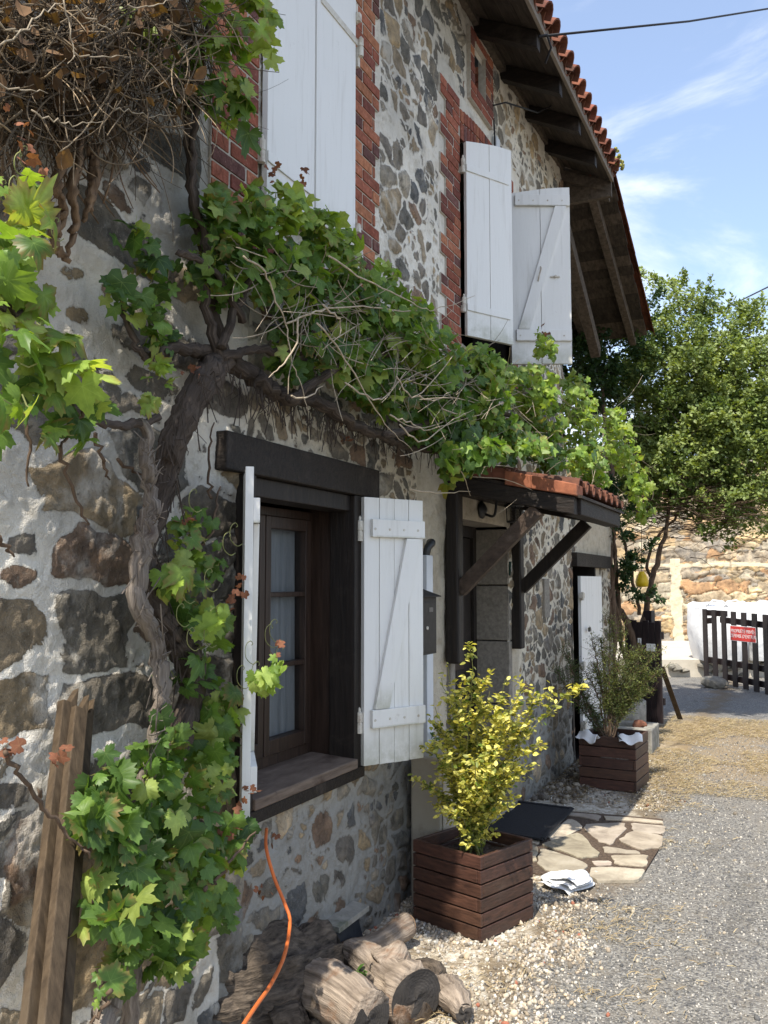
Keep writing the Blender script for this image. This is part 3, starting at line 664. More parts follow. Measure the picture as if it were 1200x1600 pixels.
m=MB(); m.box(XE,XE+.025,.86,8.05,ZE-.02,ZE+.065); m.build('eave_board',M['fascia'],roof,bevel=.003)
m=MB(); m.box(-.02,.035,.9,8.08,5.50,5.60); m.poly([(-.1,8.05,5.2),(.46,8.05,5.2),(.46,8.05,5.36),(-.1,8.05,5.66)],(0,.05,0)); m.build('wall_plate',M['rafter'],roof)
m=MB(); r=random.Random(12)
y=.9
while y<8.1:
    for j in range(4):
        x1=XE+.075-j*.36; x0=x1-.42; cl=r.uniform(.55,1.2); m.cc=(cl,cl*r.uniform(.85,1.0),cl*r.uniform(.85,1.0))
        dy=r.uniform(-.008,.008)
        canal_tile(m,(x0,y+dy,rz(x0)+.055),(x1,y+dy,rz(x1)+.075),(0,1,0),(PT,0,1),.082)
        if j==0: m.cc=(.7,.65,.6); canal_tile(m,(x0,y+.1,rz(x0)+.10),(x1-.02,y+.1,rz(x1)+.115),(0,1,0),(PT,0,1),.075,convex=False)
    y+=.2
m.build('eave_tile',M['tile'],roof)
m=MB(); m.obox((-3.8,.86,rz(-3.8)+.06),(3.2,0,rz(-.6)-rz(-3.8)),(0,7.25,0),(0,0,.08)); m.obox((-7.2,.86,rz(-3.8)-PT*3.4+.06),(3.4,0,PT*3.4),(0,7.25,0),(0,0,.08)); m.build('roof_covering',M['tile'],roof)
m=MB()
for k in range(60):
    a=r.uniform(7.75,8.15); m.lathe((XE+.05+r.uniform(-.06,.06),a,ZE+.13+r.uniform(-.03,.03)),[(.002,-.015),(.02,-.005),(.014,.012),(.002,.018)],5,(r.uniform(-1,1),r.uniform(-1,1),1))
m.build('moss',M['moss'],roof)
# falling end roof: slopes down away from the wall end
YA,YB=8.06,10.25; ZA,ZB=5.37,4.47
def hz(y): return ZA+(ZB-ZA)*(y-YA)/(YB-YA)
m=MB(); r=random.Random(14); y=YA
while y<YB-.02:
    m.cc=(r.uniform(.5,1.6),)*3; xe=.47-.02*(y-YA)+r.uniform(-.01,.01)
    m.obox((-5,y,hz(y)),(5+xe,0,0),(0,.135,hz(y+.135)-hz(y)),(0,0,.02)); y+=.138
er=m.build('end_roof',M['soffit'],house)
for x,wd in ((.27,.075),(-.25,.08),(-1.0,.08)):
    m=MB(); m.obox((x-wd/2,YA,hz(YA)-.115),(0,YB-YA,ZB-ZA),(wd,0,0),(0,0,.11)); m.build('rafter',M['rafter'],er,bevel=.004)
m=MB(); m.bar((.02,8.06,4.95),(-.02,9.6,4.15),(.1,0,0),(0,.05,.12));
m.bar((.0,8.04,5.47),(.45,8.1,5.29),(0,.1,0),(0,0,.10)); m.bar((.02,8.2,5.40),(.43,8.12,5.22),(0,.07,0),(0,0,.07))
m.build('strut',M['rafter'],er,bevel=.004)
m=MB(); y=YA-.02
while y<YB:
    cl=r.uniform(.5,1.0); m.cc=(cl,cl*.9,cl*.9)
    for xx in (.42,.2,-.02):
        canal_tile(m,(xx,y,hz(y)+.05),(xx,y+.38,hz(y+.38)+.035),(1,0,0),(0,.3,1),.09)
    y+=.32
m.build('verge_tile',M['tile'],er)
m=MB(); m.obox((-5,YA,hz(YA)+.03),(5.4,0,0),(0,YB-YA,ZB-ZA),(0,0,.06)); m.build('roof_covering',M['tile'],er)
# ============================================================ far side of the yard
# raised concrete ledge and the field-stone wall behind it
Wd=unit((math.cos(HEAD),math.sin(HEAD),0)); Wn=V(-Wd[1],Wd[0],0)
P0=atZ(1035,1058,0); 
m=MB(); e0=P0-Wd*6; 
m.obox(e0,Wd*14,Wn*9,(0,0,.30)); lg=m.build('concrete_ledge',M['concretepale']); struct('concrete_ledge',lg); lg.name='concrete_ledge'
m=MB(); r=random.Random(8); k=0
while k<90:
    a=r.uniform(0,14); p=e0+Wd*a-Wn*r.uniform(.0,.05)+V(0,0,r.uniform(.02,.26)); c=r.uniform(.5,1.1)
    m.lathe(p,[(.01,-.04),(r.uniform(.05,.11),-.02),(r.uniform(.05,.1),.02),(.01,.05)],6,(r.uniform(-.4,.4),r.uniform(-.4,.4),1)); k+=1
m.build('ledge_rubble',M['rockgrey'],lg,smooth=False)
bw_o=atZ(1035,1001,.30); 
us=np.arange(-6,10,.028); vz=np.arange(.26,4.9,.022); U,Vv=np.meshgrid(us,vz,indexing='ij')
ed,I,J=stone_field(U,Vv,.60,.24,61,.95,.42)
ed2,I2,J2=stone_field(U,Vv,.26,.11,71,.9,.4)
small=hsh(I,J,9)<.30
ed=np.where(small,np.minimum(ed,ed2+.012),ed); I=np.where(small,I2+900,I); J=np.where(small,J2,J)
ed=ed-.007
PB=[(.50,.38,.22),(.44,.36,.25),(.36,.31,.24),(.55,.45,.29),(.40,.25,.14),(.48,.43,.33),(.30,.27,.23),(.46,.33,.19)]
scb=pick(hsh(I,J,2),PB)*(.75+.45*hsh(I,J,3))[...,None]
mcb=np.zeros(U.shape+(3,))+np.array([.16,.11,.065])
band=(np.abs(Vv-2.05+(fbm(U*2,Vv*2,5,3)-.5)*.1)<.05)|((np.abs(U-.35+(fbm(U*2,Vv*2,6,3)-.5)*.4)<.12)&(Vv<2.2))
mcb=np.where(band[...,None],np.array([.62,.53,.38]),mcb); ed=np.where(band,-.02,ed)
dep=sstep(-.01,.03,ed)*.035+sstep(0,.03,ed)*(hsh(I,J,4)-.5)*.05+(fbm(U*12,Vv*12,3,3)-.5)*.02+np.where(band,.03,0)
topz=4.5+(fbm(U*1.1,U*0,4,3)-.5)*.7
P=bw_o[None,None,:]+U[...,None]*Wd-dep[...,None]*Wn; P[...,2]=Vv
q=grid_mesh('b',U,Vv,None,Vv<topz,None)
me=fastmesh('field_stone_wall',P.reshape(-1,3),q); pcol(me,'scol',scb.reshape(-1,3)); pcol(me,'mcol',mcb.reshape(-1,3)); pflt(me,'edge',ed.ravel()); pflt(me,'dirt_shade',np.zeros(ed.size))
bw=link('field_stone_wall',me,M['backwall'],None,True); tag(bw,'tall sunlit wall of ochre field stones behind the gate and white bags','wall')
m=MB(); m.obox(bw_o-Wd*6+Wn*.05-V(0,0,.3),Wd*16,Wn*.4,(0,0,4.6)); m.build('wall_core',M['rockgrey'],bw)

# bulk bags on the ledge
def bulk_bag(c,sx,sy,h,label,seed):
    r=np.random.default_rng(seed); n=36; k=22; vs=[]; fs=[]
    for j in range(k+1):
        t=j/k; z=h*min(1,t*1.25) if t<.8 else h*(1.0+.05*math.sin((t-.8)/.2*1.57))
        if t<.8: rad=1+.13*math.sin(t/.8*math.pi)-.10*(1-t/.8)
        else: rad=max(0,1.0-((t-.8)/.2)**2.2)*1.0
        for i in range(n):
            a=2*math.pi*i/n; ex=.42; cx=math.copysign(abs(math.cos(a))**ex,math.cos(a)); cy=math.copysign(abs(math.sin(a))**ex,math.sin(a))
            wob=1+.025*math.sin(5*a+seed+t*4)+.02*math.sin(9*a+t*9)+r.normal(0,.006)
            vs.append(np.array(c)+Wd*(sx*cx*rad*wob)+Wn*(sy*cy*rad*wob)+V(0,0,z+.02*math.sin(3*a+seed)*(t>.7)+(.05 if t>.55 and t<.9 else 0)*math.sin(2*a+seed)))
    for j in range(k):
        for i in range(n): fs.append((j*n+i,j*n+(i+1)%n,(j+1)*n+(i+1)%n,(j+1)*n+i))
    mb=MB(); mb.add(vs,fs); o=mb.build('bulk_bag',M['bag'],None,True); tag(o,label,'bulk bag','bulk bags on the ledge')
    q=MB()
    for s in (-1,1):
        p=np.array(c)+V(0,0,h*1.0)
        q.tube([p+Wd*s*sx*.8-Wn*sy*.8,p+Wd*s*sx*.5-Wn*sy*.85+V(0,0,.10),p+Wd*s*sx*.1-Wn*sy*.9+V(0,0,.08),p-Wd*s*sx*.1-Wn*sy*.95-V(0,0,.02)],.018,6)
    q.build('lifting_strap',M['bag'],o,True)
    return o
bb=atZ(1150,1034,.30); 
bulk_bag(bb+Wn*.5-Wd*.12,.40,.46,.94,'white woven bulk bag on the ledge, its slumped left corner clear of the gate',3)
bulk_bag(bb+Wn*.55+Wd*.74,.46,.46,.93,'white woven bulk bag on the ledge, wholly behind the gate with the red sign',5)
# ---- the picket gate with the red sign
gA=atZ(1101,1066,0); gB=atZ(1203,1086,0); gd=unit(gB-gA); gL=np.linalg.norm(gB-gA)+.5; gn=V(gd[1],-gd[0],0)
gate=empty('picket_gate',gA,'dark picket gate carrying a red sign, in front of the white bags','gate')
sp=(gL-.5)/6.4
zt=lambda k: 1.23-.0*k
k=0
while k*sp<gL:
    m=MB(); p=gA+gd*(k*sp+.02); m.obox(p+V(0,0,.04-.006*k),gd*.118,gn*.022,(0,0,1.17)); m.build('picket',M['gate'],gate,bevel=.002); k+=1
for (za,zb,a0,a1) in ((1.13,1.13,-.06,.62),(.98,1.02,-.06,.3),(1.03,.98,.44,gL),(.36,.34,-.03,gL),(.13,.10,.5,gL)):
    m=MB(); m.obox(gA+gd*a0-gn*.03+V(0,0,za-.03),gd*(a1-a0)+V(0,0,zb-za),-gn*.03+V(0,0,0),(0,0,.095)); m.build('rail',M['gate'],gate,bevel=.002)
sg=MB(); s0=gA+gd*(3.05*sp)+gn*.028+V(0,0,.74); sw=2.45*sp
sg.obox(s0,gd*sw,gn*.004,(0,0,.235)); sb=sg.build('sign_rim',M['signwhite'],gate,bevel=.002)
sg=MB(); sg.obox(s0+gd*.008+V(0,0,.008)+gn*.0045,gd*(sw-.016),gn*.0015,(0,0,.219)); sg.build('sign_plate',M['red'],sb)
GM=Matrix(((gd[0],0,gn[0]),(gd[1],0,gn[1]),(0,1,0)))
for ln,zz in (('PROPRIÉTÉ PRIVÉE',.150),('DÉFENSE D\'ENTRER',.075)):
    text(ln,.048*sw/.42,Vector(s0+gd*(sw/2)+gn*.0066+V(0,0,zz+.004)),GM,M['signwhite'],sb)
# ---- second gate leaf, standing open by the house end
g2=empty('open_gate_leaf',(0.2,10.7,0),'dark boarded gate leaf standing open at the end of the house, with small white labels','gate')
a0=V(.03,10.75,0); a1=V(.46,10.62,0); d2=unit(a1-a0); n2=V(d2[1],-d2[0],0)
for k in range(6):
    m=MB(); m.obox(a0+d2*(k*.075)+V(0,0,.05),d2*.071,n2*.022,(0,0,1.14+.02*(k%2))); m.build('board',M['gate'],g2,bevel=.002)
m=MB(); m.obox(a0-n2*.03+V(0,0,.25),d2*.45,-n2*.03,(0,0,.08)); m.obox(a0-n2*.03+V(0,0,1.0),d2*.45,-n2*.03,(0,0,.08)); m.build('rail',M['gate'],g2)
m=MB(); m.obox(a0+d2*.20-n2*.16,d2*.10,n2*.10,(0,0,1.32)); m.build('post',M['gate'],g2,bevel=.008)
m=MB(); m.obox(a0+d2*.27+n2*.024+V(0,0,.86),d2*.11,n2*.003,(0,0,.085)); m.build('notice',M['signwhite'],g2)
m=MB(); m.obox(a0+d2*.165+n2*.024+V(0,0,.93),d2*.045,n2*.003,(0,0,.075)); lp=m.build('notice',M['signwhite'],g2)
G2=Matrix(((d2[0],0,n2[0]),(d2[1],0,n2[1]),(0,1,0)))
text('J',.06,Vector(a0+d2*.187+n2*.0275+V(0,0,.968)),G2,M['black'],lp)
# loose stone at the gate foot, leaning stake, concrete ring, concrete trough
def rock(mb,c,s,seed,n=3):
    r=np.random.default_rng(seed); import bmesh
    bm=bmesh.new(); bmesh.ops.create_icosphere(bm,subdivisions=n,radius=1)
    dirs=r.normal(size=(14,3)); dirs/=np.linalg.norm(dirs,axis=1,keepdims=True); lim=r.uniform(.55,.95,14)
    vs=[]
    for v in bm.verts:
        p=np.array(v.co); 
        for q,l in zip(dirs,lim):
            dd=p@q
            if dd>l: p=p-q*(dd-l)
        vs.append(np.array(c)+p*np.array(s)+r.normal(0,.006,3)*min(s))
    fs=[[v.index for v in f.verts] for f in bm.faces]; bm.free(); mb.add(vs,fs)
m=MB(); rc=atZ(1113,1075,0); rock(m,rc+V(0,0,.07),(.24,.18,.12),5); tag(m.build('loose_stone',M['rockgrey']),'flat grey stone lying on the ground against the foot of the picket gate','stone')
m=MB(); p=atZ(1063,1124,.03); q=V(.46,10.70,.62)
m.bar(p,q+(q-p)*.12,(.06,0,0),(0,.022,.0)); tag(m.build('leaning_stake',M['rawwood'],bevel=.003),'pale wooden stake leaning from the gravel up to the dark gate leaf','stake')
m=MB(); c=V(.10,10.05,0); m.v=[]; n=40
prof=[(.25,0),(.255,.36),(.24,.37),(.215,.36),(.21,.05)]
m.lathe(c,prof,n); tag(m.build('concrete_ring',M['concrete'],None,True),'round grey concrete ring standing behind the stone trough, against the gate leaf','planter ring')
m=MB(); tb=V(.02,9.05,0)
m.box(-.0,.58,9.30,9.40,.0,.24); m.box(0,.58,8.92,9.02,0,.24); m.box(.48,.58,9.02,9.30,0,.24); m.box(.0,.08,9.02,9.30,0,.24); m.box(.08,.48,9.02,9.30,0,.17)
tr_=m.build('concrete_trough',M['concrete'],None,bevel=.012); tag(tr_,'low mossy concrete trough on the ground behind the far planter','trough')
m=MB(); rock(m,(.42,9.12,.25),(.09,.07,.05),7,2); tag(m.build('brick_fragment',M['tile']),'broken piece of red brick lying on top of the concrete trough','brick piece')

# ============================================================ planters
def planter(loc,ang,size,h,ns,label):
    root=empty('wooden_planter',(loc[0],loc[1],0),label,'planter','slatted wooden planters')
    c=V(loc[0],loc[1],0); ax=V(math.cos(ang),math.sin(ang),0); ay=V(-math.sin(ang),math.cos(ang),0); s=size/2; sh=h/ns; t_=.02
    r=random.Random(int(size*1000)+int(loc[1]))
    for k in range(ns):
        z=.004+k*sh+.003; hh=sh-.007
        for sgn,fx,fy in ((-1,ax,ay),(1,ax,ay),(-1,ay,ax),(1,ay,ax)):
            m=MB(); q=r.uniform(.7,1.35); m.cc=(q,q*r.uniform(.92,1.05),q)
            L_=s if fx is ax else s-t_-.001
            if (k%2)==0: L_=s-t_-.001 if fx is ax else s
            o=c+fy*sgn*(s-(0 if sgn<0 else t_)+(0)) if False else c+fy*(sgn*s-(t_ if sgn>0 else 0))
            m.obox(o-fx*L_+V(0,0,z),fx*2*L_,fy*t_,(0,0,hh)); m.build('slat',M['deck'],root,bevel=.003)
    m=MB(); 
    for sx_ in (-1,1):
        for sy_ in (-1,1): m.obox(c+ax*sx_*(s-.045)+ay*sy_*(s-.045)-ax*.02-ay*.02+V(0,0,.01),ax*.04,ay*.04,(0,0,h-.03))
    m.build('corner_post',M['deck'],root)
    n=22; vs=[];fs=[]; g_=np.linspace(-(s-t_-.002),s-t_-.002,n); rr=np.random.default_rng(3)
    for i in range(n):
        for j in range(n):
            zz=h-.075+.02*math.exp(-(g_[i]**2+g_[j]**2)/.01)+rr.normal(0,.005); vs.append(c+ax*g_[i]+ay*g_[j]+V(0,0,zz))
    for i in range(n-1):
        for j in range(n-1): fs.append((i*n+j,(i+1)*n+j,(i+1)*n+j+1,i*n+j+1))
    m=MB(); m.add(vs,fs); m.build('soil',M['soil'],root,True)
    return root
pc=V(.541,3.993,0); a1_=-R(18.8)
ax_=V(math.cos(a1_),math.sin(a1_),0); ay_=V(-math.sin(a1_),math.cos(a1_),0); SZ=.42
c1=pc-ax_*SZ/2+ay_*SZ/2
planter(c1,a1_,SZ,.385,6,'near square planter of stained slats holding the yellow-leaved shrub')
c2=V(.49,7.50,0); planter(c2,R(-3.5),.455,.42,5,'far square planter of stained slats holding the sparse conifer and white cloths')

# ---- leaf meshes
def leaf_mesh(name,C0,Nn,T,size,colr,mat,parent=None,tmpl=None,vein=None,tris=None,wob=0):
    "place a leaf template many times: C0 base points, Nn normals, T tip directions"
    Nn=Nn/np.linalg.norm(Nn,axis=1,keepdims=True); T=T-Nn*(T*Nn).sum(1,keepdims=True); T=T/np.linalg.norm(T,axis=1,keepdims=True); B=np.cross(T,Nn)
    n=len(C0); k=len(tmpl); vs=C0[:,None,:]+size[:,None,None]*(tmpl[None,:,0,None]*B[:,None,:]+tmpl[None,:,1,None]*T[:,None,:]+tmpl[None,:,2,None]*Nn[:,None,:]*(1+wob*rng.normal(0,1,(n,1,1))))
    f=(tris[None]+(np.arange(n)*k)[:,None,None]).reshape(-1,3)
    me=fastmesh(name,vs.reshape(-1,3),f); pcol(me,'col',np.repeat(colr,k,axis=0)); pflt(me,'vein',np.tile(vein if vein is not None else np.zeros(k),n))
    return link(name,me,mat,parent,True)
def grape_tmpl(n=48,var=0,serr=.075):
    th=np.linspace(-math.pi,math.pi,n,endpoint=False)+math.pi/n
    def lobe(c,wd,a): return a*np.exp(-((np.angle(np.exp(1j*(th-c))))/wd)**2)
    rr=np.maximum.reduce([lobe(0,.6,1.0),lobe(1.0,.56,.90),lobe(-1.0,.56,.90),lobe(1.95,.6,.76),lobe(-1.95,.6,.76),lobe(2.6,.35,.55),lobe(-2.6,.35,.55)])
    rr=np.maximum(rr,(.68,.60,.54,.72)[var%4]*(1-.85*np.exp(-((abs(th)-math.pi)/.33)**2)))
    zig=np.where(np.arange(n)%2==0,1,-1)*serr; rr=rr*(1+zig)
    o=np.stack([np.sin(th)*rr,np.cos(th)*rr],-1); mid=o*.52
    pts=np.vstack([[[0,0]],mid,o]); r=np.hypot(pts[:,0],pts[:,1])
    z=-.22*r**2+.10*np.abs(pts[:,0])+.05*np.sin(3*np.arctan2(pts[:,0],pts[:,1])+var)*r+.04*np.sin(5*pts[:,1]+var*2)*r
    z+=(-.10 if var%2 else .05)*pts[:,1]*r
    vein=np.zeros(len(pts)); vein[0]=1
    for c in (0,.95,-.95,1.85,-1.85):
        i=np.argmin(abs(np.angle(np.exp(1j*(th-c))))); vein[1+i]=1; vein[1+n+i]=.85
    tr=[]
    for i in range(n):
        j=(i+1)%n; tr+=[(0,1+i,1+j),(1+i,1+n+i,1+n+j),(1+i,1+n+j,1+j)]
    return np.column_stack([pts,z]),np.array(tr),vein
GT=[grape_tmpl(44,v) for v in range(4)]; GL=[grape_tmpl(22,v,.04) for v in range(4)]
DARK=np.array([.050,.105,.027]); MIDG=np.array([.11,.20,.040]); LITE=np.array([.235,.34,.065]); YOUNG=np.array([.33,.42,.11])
def grape_foliage(name,blobs,parent,T=GT,seed=1,flat=.5):
    r=np.random.default_rng(seed); Cs=[];Ns=[];Ts=[];Sz=[];Cl=[]
    for (px,py,X,rx,rz_,dxx,n,size,tone) in blobs:
        c=atX(px,py,X); 
        o=r.normal(0,1,(n,3)); o/=np.linalg.norm(o,axis=1,keepdims=True); o*=r.uniform(0,1,(n,1))**.45
        p=c+o*np.array([dxx,rx,rz_]); p[:,0]=np.maximum(p[:,0],.03)
        Cs.append(p); nn=r.normal(0,.62,(n,3))+np.array([.62,-.38,.55]); Ns.append(nn)
        Ts.append(r.normal(0,.55,(n,3))+np.array([.25,0,-.8])); Sz.append(size*r.uniform(.38,1.12,n))
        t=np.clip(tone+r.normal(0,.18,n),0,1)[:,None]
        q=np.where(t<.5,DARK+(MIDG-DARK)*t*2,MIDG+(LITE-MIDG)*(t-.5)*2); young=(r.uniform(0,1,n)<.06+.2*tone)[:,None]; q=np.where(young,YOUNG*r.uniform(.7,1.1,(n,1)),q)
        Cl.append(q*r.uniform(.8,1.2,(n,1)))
    Cs,Ns,Ts,Sz,Cl=map(np.concatenate,(Cs,Ns,Ts,Sz,Cl)); k=r.integers(0,4,len(Cs)); allv=[];allt=[];allc=[];allw=[];base=0
    Nn=Ns/np.linalg.norm(Ns,axis=1,keepdims=True); Tt=Ts-Nn*(Ts*Nn).sum(1,keepdims=True); Tt/=np.linalg.norm(Tt,axis=1,keepdims=True); B=np.cross(Tt,Nn)
    for v in range(4):
        i=np.where(k==v)[0]; tm,tr,ve=T[v]; n=len(i)
        if not n: continue
        vs=Cs[i][:,None,:]+Sz[i][:,None,None]*(tm[None,:,0,None]*B[i][:,None,:]+tm[None,:,1,None]*Tt[i][:,None,:]+tm[None,:,2,None]*Nn[i][:,None,:]*r.uniform(.2,3.4,(n,1,1)))
        allv.append(vs.reshape(-1,3)); allt.append((tr[None]+base+(np.arange(n)*len(tm))[:,None,None]).reshape(-1,3)); base+=n*len(tm)
        cv=np.repeat(Cl[i],len(tm),0); nO=(len(tm)-1)//2
        br=np.zeros((n,len(tm))); br[:,1+nO:]=(r.uniform(0,1,(n,1))<.16)*r.uniform(0,1,(n,nO)); br=br.ravel()[:,None]; cv=cv*(1-br)+np.array([.24,.15,.06])*br; allc.append(cv); allw.append(np.tile(ve,n))
    me=fastmesh(name,np.vstack(allv),np.vstack(allt)); pcol(me,'col',np.vstack(allc)); pflt(me,'vein',np.concatenate(allw))
    # leaf stalks
    st=MB(); 
    for i in range(0,len(Cs),2):
        p=Cs[i]; q=p-Tt[i]*Sz[i]*.35-Nn[i]*Sz[i]*.5; st.tube([p,(p+q)/2+V(0,0,-.008),q],.0018,3,False)
    o=link(name,me,M['leaf'],parent,True); st.build('leaf_stalk',M['greenstem'],o)
    return o
def pxpath(pts,X):
    return [atX(x,y,(X if np.isscalar(X) else X[i])) for i,(x,y) in enumerate(pts)]
def spline(pts,k=8,jit=0,seed=0):
    pts=[np.asarray(p,float) for p in pts]; r=np.random.default_rng(seed); out=[]
    P=[2*pts[0]-pts[1]]+pts+[2*pts[-1]-pts[-2]]
    for i in range(1,len(P)-2):
        for j in range(k):
            t=j/k; a,b,c,d=P[i-1],P[i],P[i+1],P[i+2]
            out.append(.5*((2*b)+(-a+c)*t+(2*a-5*b+4*c-d)*t*t+(-a+3*b-3*c+d)*t**3)+r.normal(0,jit,3) if jit else .5*((2*b)+(-a+c)*t+(2*a-5*b+4*c-d)*t*t+(-a+3*b-3*c+d)*t**3))
    out.append(pts[-1]); return out

vine=empty('grapevine',(0.15,2.45,0),'old grapevine with a thick dark trunk, spreading along the house front above the ground-floor window','vine')
m=MB()
m.tube(spline(pxpath([(352,556),(330,580),(300,625),(272,690),(255,760),(228,850),(232,930),(262,985),(296,1040),(296,1100),(262,1200),(232,1330)],[.10,.12,.15,.16,.15,.16,.17,.17,.17,.17,.17,.17]),9,.004,1),[.040,.046,.046,.040,.036,.033,.036,.037,.038,.036,.034,.036],30,True,.2,3)
m.build('trunk',M['bark'],vine,True)
m=MB()
m.tube(spline(pxpath([(350,560),(400,590),(440,620),(500,628),(545,658),(600,682),(650,700),(720,700)],[.10,.11,.13,.14,.15,.17,.2,.25]),9,.006,2),[.036,.032,.030,.026,.024,.020,.018,.012],16,True,.2,4); m.build('branch',M['bark'],vine,True)
for i,(pp,rd,X) in enumerate([
  ([(345,560),(335,500),(325,420),(306,330),(296,240),(292,150),(300,60),(296,-40)],[.03,.026,.022,.02,.018,.015,.012,.01],.09),
  ([(340,560),(322,470),(322,380),(300,300),(305,220),(310,120),(330,20)],[.02,.016,.014,.012,.01,.008,.007],.13),
  ([(345,550),(300,545),(262,545),(230,560),(205,520),(190,470),(180,430)],[.024,.022,.02,.014,.01,.007,.005],.10),
  ([(345,558),(400,548),(470,552),(540,570),(600,590)],[.02,.016,.012,.01,.007],.14),
  ([(380,500),(330,420),(280,395),(300,400)],[.014,.012,.01,.008],.16),
  ([(250,650),(215,662),(180,662),(130,648),(90,600),(60,540),(20,480),(-30,470)],[.012,.012,.011,.010,.009,.008,.007,.006],[.18,.2,.24,.3,.38,.42,.45,.5]),
  ([(345,545),(370,480),(400,430),(450,390),(520,400),(620,470)],[.018,.014,.012,.01,.008,.006],.16),
  ([(450,625),(560,560),(660,560),(780,600),(900,640)],[.018,.015,.013,.011,.008],.22),
  ([(600,682),(700,655),(800,650),(900,690),(985,740)],[.018,.015,.014,.012,.008],.3)]):
    m=MB(); m.tube(spline(pxpath(pp,X),9,.004,i+5),rd,8,True,.15,i); m.build('branch',M['bark'],vine,True)
# bark strips hanging off the trunk and thin hanging roots
m=MB(); r=random.Random(5)
for k in range(150):
    t=r.random(); base=[(352,556),(300,625),(272,690),(250,770),(230,860),(232,930),(262,985),(296,1060)]; i=min(int(t*7),6); f=t*7-i
    x=base[i][0]*(1-f)+base[i+1][0]*f+r.uniform(-24,24); y=base[i][1]*(1-f)+base[i+1][1]*f; p=atX(x,y,.18+r.uniform(-.03,.04))
    m.tube([p,p+V(r.uniform(-.01,.02),r.uniform(-.02,.02),r.uniform(-.05,.02)),p+V(r.uniform(-.01,.03),r.uniform(-.04,.04),r.uniform(-.12,-.02))],r.uniform(.001,.003),4,False)
for k in range(160):
    t=r.random(); x=360+t*330+r.uniform(-10,10); y=590+t*115+r.uniform(-15,10); p=atX(x,y,.12)
    m.tube([p,p+V(.0,r.uniform(-.03,.03),-r.uniform(.02,.06)),p+V(r.uniform(-.02,.02),r.uniform(-.05,.05),-r.uniform(.06,.16))],r.uniform(.0012,.0028),3,False)
m.build('hanging_bark_strip',M['bark'],vine)
# foliage: (px, py, X, half-length along wall, half-height, half-depth, count, leaf size, tone)
top=[(392,55,.30,.10,.16,.06,16,.075,.95),(360,120,.26,.10,.16,.06,14,.07,.7),(330,60,.22,.1,.16,.06,16,.065,.75),(300,100,.16,.12,.14,.06,12,.06,.4),(372,170,.24,.05,.12,.05,7,.08,.35),(335,160,.18,.1,.1,.05,9,.06,.35),(255,85,.18,.10,.06,.05,7,.06,.4),(255,115,.10,.1,.06,.04,6,.06,.1),(280,150,.12,.1,.1,.05,8,.06,.1),(210,30,.2,.06,.04,.04,3,.06,.5),(400,0,.3,.1,.1,.06,12,.07,.9),(340,-30,.25,.2,.1,.08,16,.07,.8)]
band=[(330,330,.14,.09,.10,.08,16,.07,.35),(350,395,.16,.13,.16,.10,36,.07,.3),(400,340,.20,.13,.12,.10,34,.07,.5),(450,325,.24,.10,.08,.08,22,.065,.75),(420,420,.18,.15,.16,.12,44,.07,.3),(500,350,.26,.12,.08,.08,22,.065,.7),(480,440,.20,.18,.18,.12,60,.07,.3),(540,400,.26,.14,.10,.10,34,.065,.6),(560,470,.24,.20,.18,.14,80,.07,.35),(470,540,.18,.18,.16,.12,42,.07,.15),(550,560,.22,.22,.16,.14,70,.07,.25),(610,430,.24,.10,.07,.08,16,.06,.7),(630,510,.28,.24,.18,.14,90,.07,.45),(600,610,.22,.22,.14,.14,62,.07,.25),(680,570,.30,.26,.20,.16,100,.07,.4),(690,640,.28,.24,.15,.15,70,.065,.35),(755,575,.34,.22,.14,.14,70,.065,.55),(760,640,.34,.30,.2,.18,100,.065,.4),(705,710,.25,.10,.14,.08,26,.06,.4),(830,610,.42,.26,.18,.16,100,.065,.75),(850,545,.42,.10,.16,.07,26,.06,.95),(790,585,.40,.10,.1,.08,20,.06,.95),(840,665,.40,.34,.2,.18,100,.065,.5),(905,640,.46,.28,.18,.14,80,.06,.75),(920,700,.48,.34,.22,.18,110,.06,.65),(975,705,.52,.28,.24,.16,100,.06,.8),(1000,760,.54,.22,.22,.14,60,.06,.85),(960,660,.5,.3,.14,.14,50,.06,.8),(260,540,.10,.08,.05,.05,7,.06,.2),(240,500,.12,.14,.10,.06,14,.06,.2),(190,460,.12,.08,.05,.05,6,.075,.1),(215,385,.12,.09,.07,.05,9,.07,.15),(320,430,.12,.12,.12,.06,16,.065,.15),(250,420,.08,.15,.10,.05,8,.06,.1)]
leftb=[(8,300,.42,.07,.08,.08,6,.07,.9),(30,350,.45,.07,.08,.08,9,.075,.85),(15,420,.45,.08,.10,.10,13,.075,.85),(25,500,.45,.10,.11,.10,15,.075,.8),(95,575,.48,.10,.06,.08,9,.085,1.0),(45,560,.42,.12,.10,.12,14,.075,.6),(100,640,.40,.10,.07,.1,11,.075,.3),(130,670,.36,.06,.05,.06,6,.065,.3),(30,640,.45,.10,.07,.1,9,.075,.5),(252,580,.22,.06,.05,.04,10,.05,.95),(232,625,.24,.03,.05,.03,5,.045,.9),(8,440,.5,.06,.12,.1,9,.075,.6)]
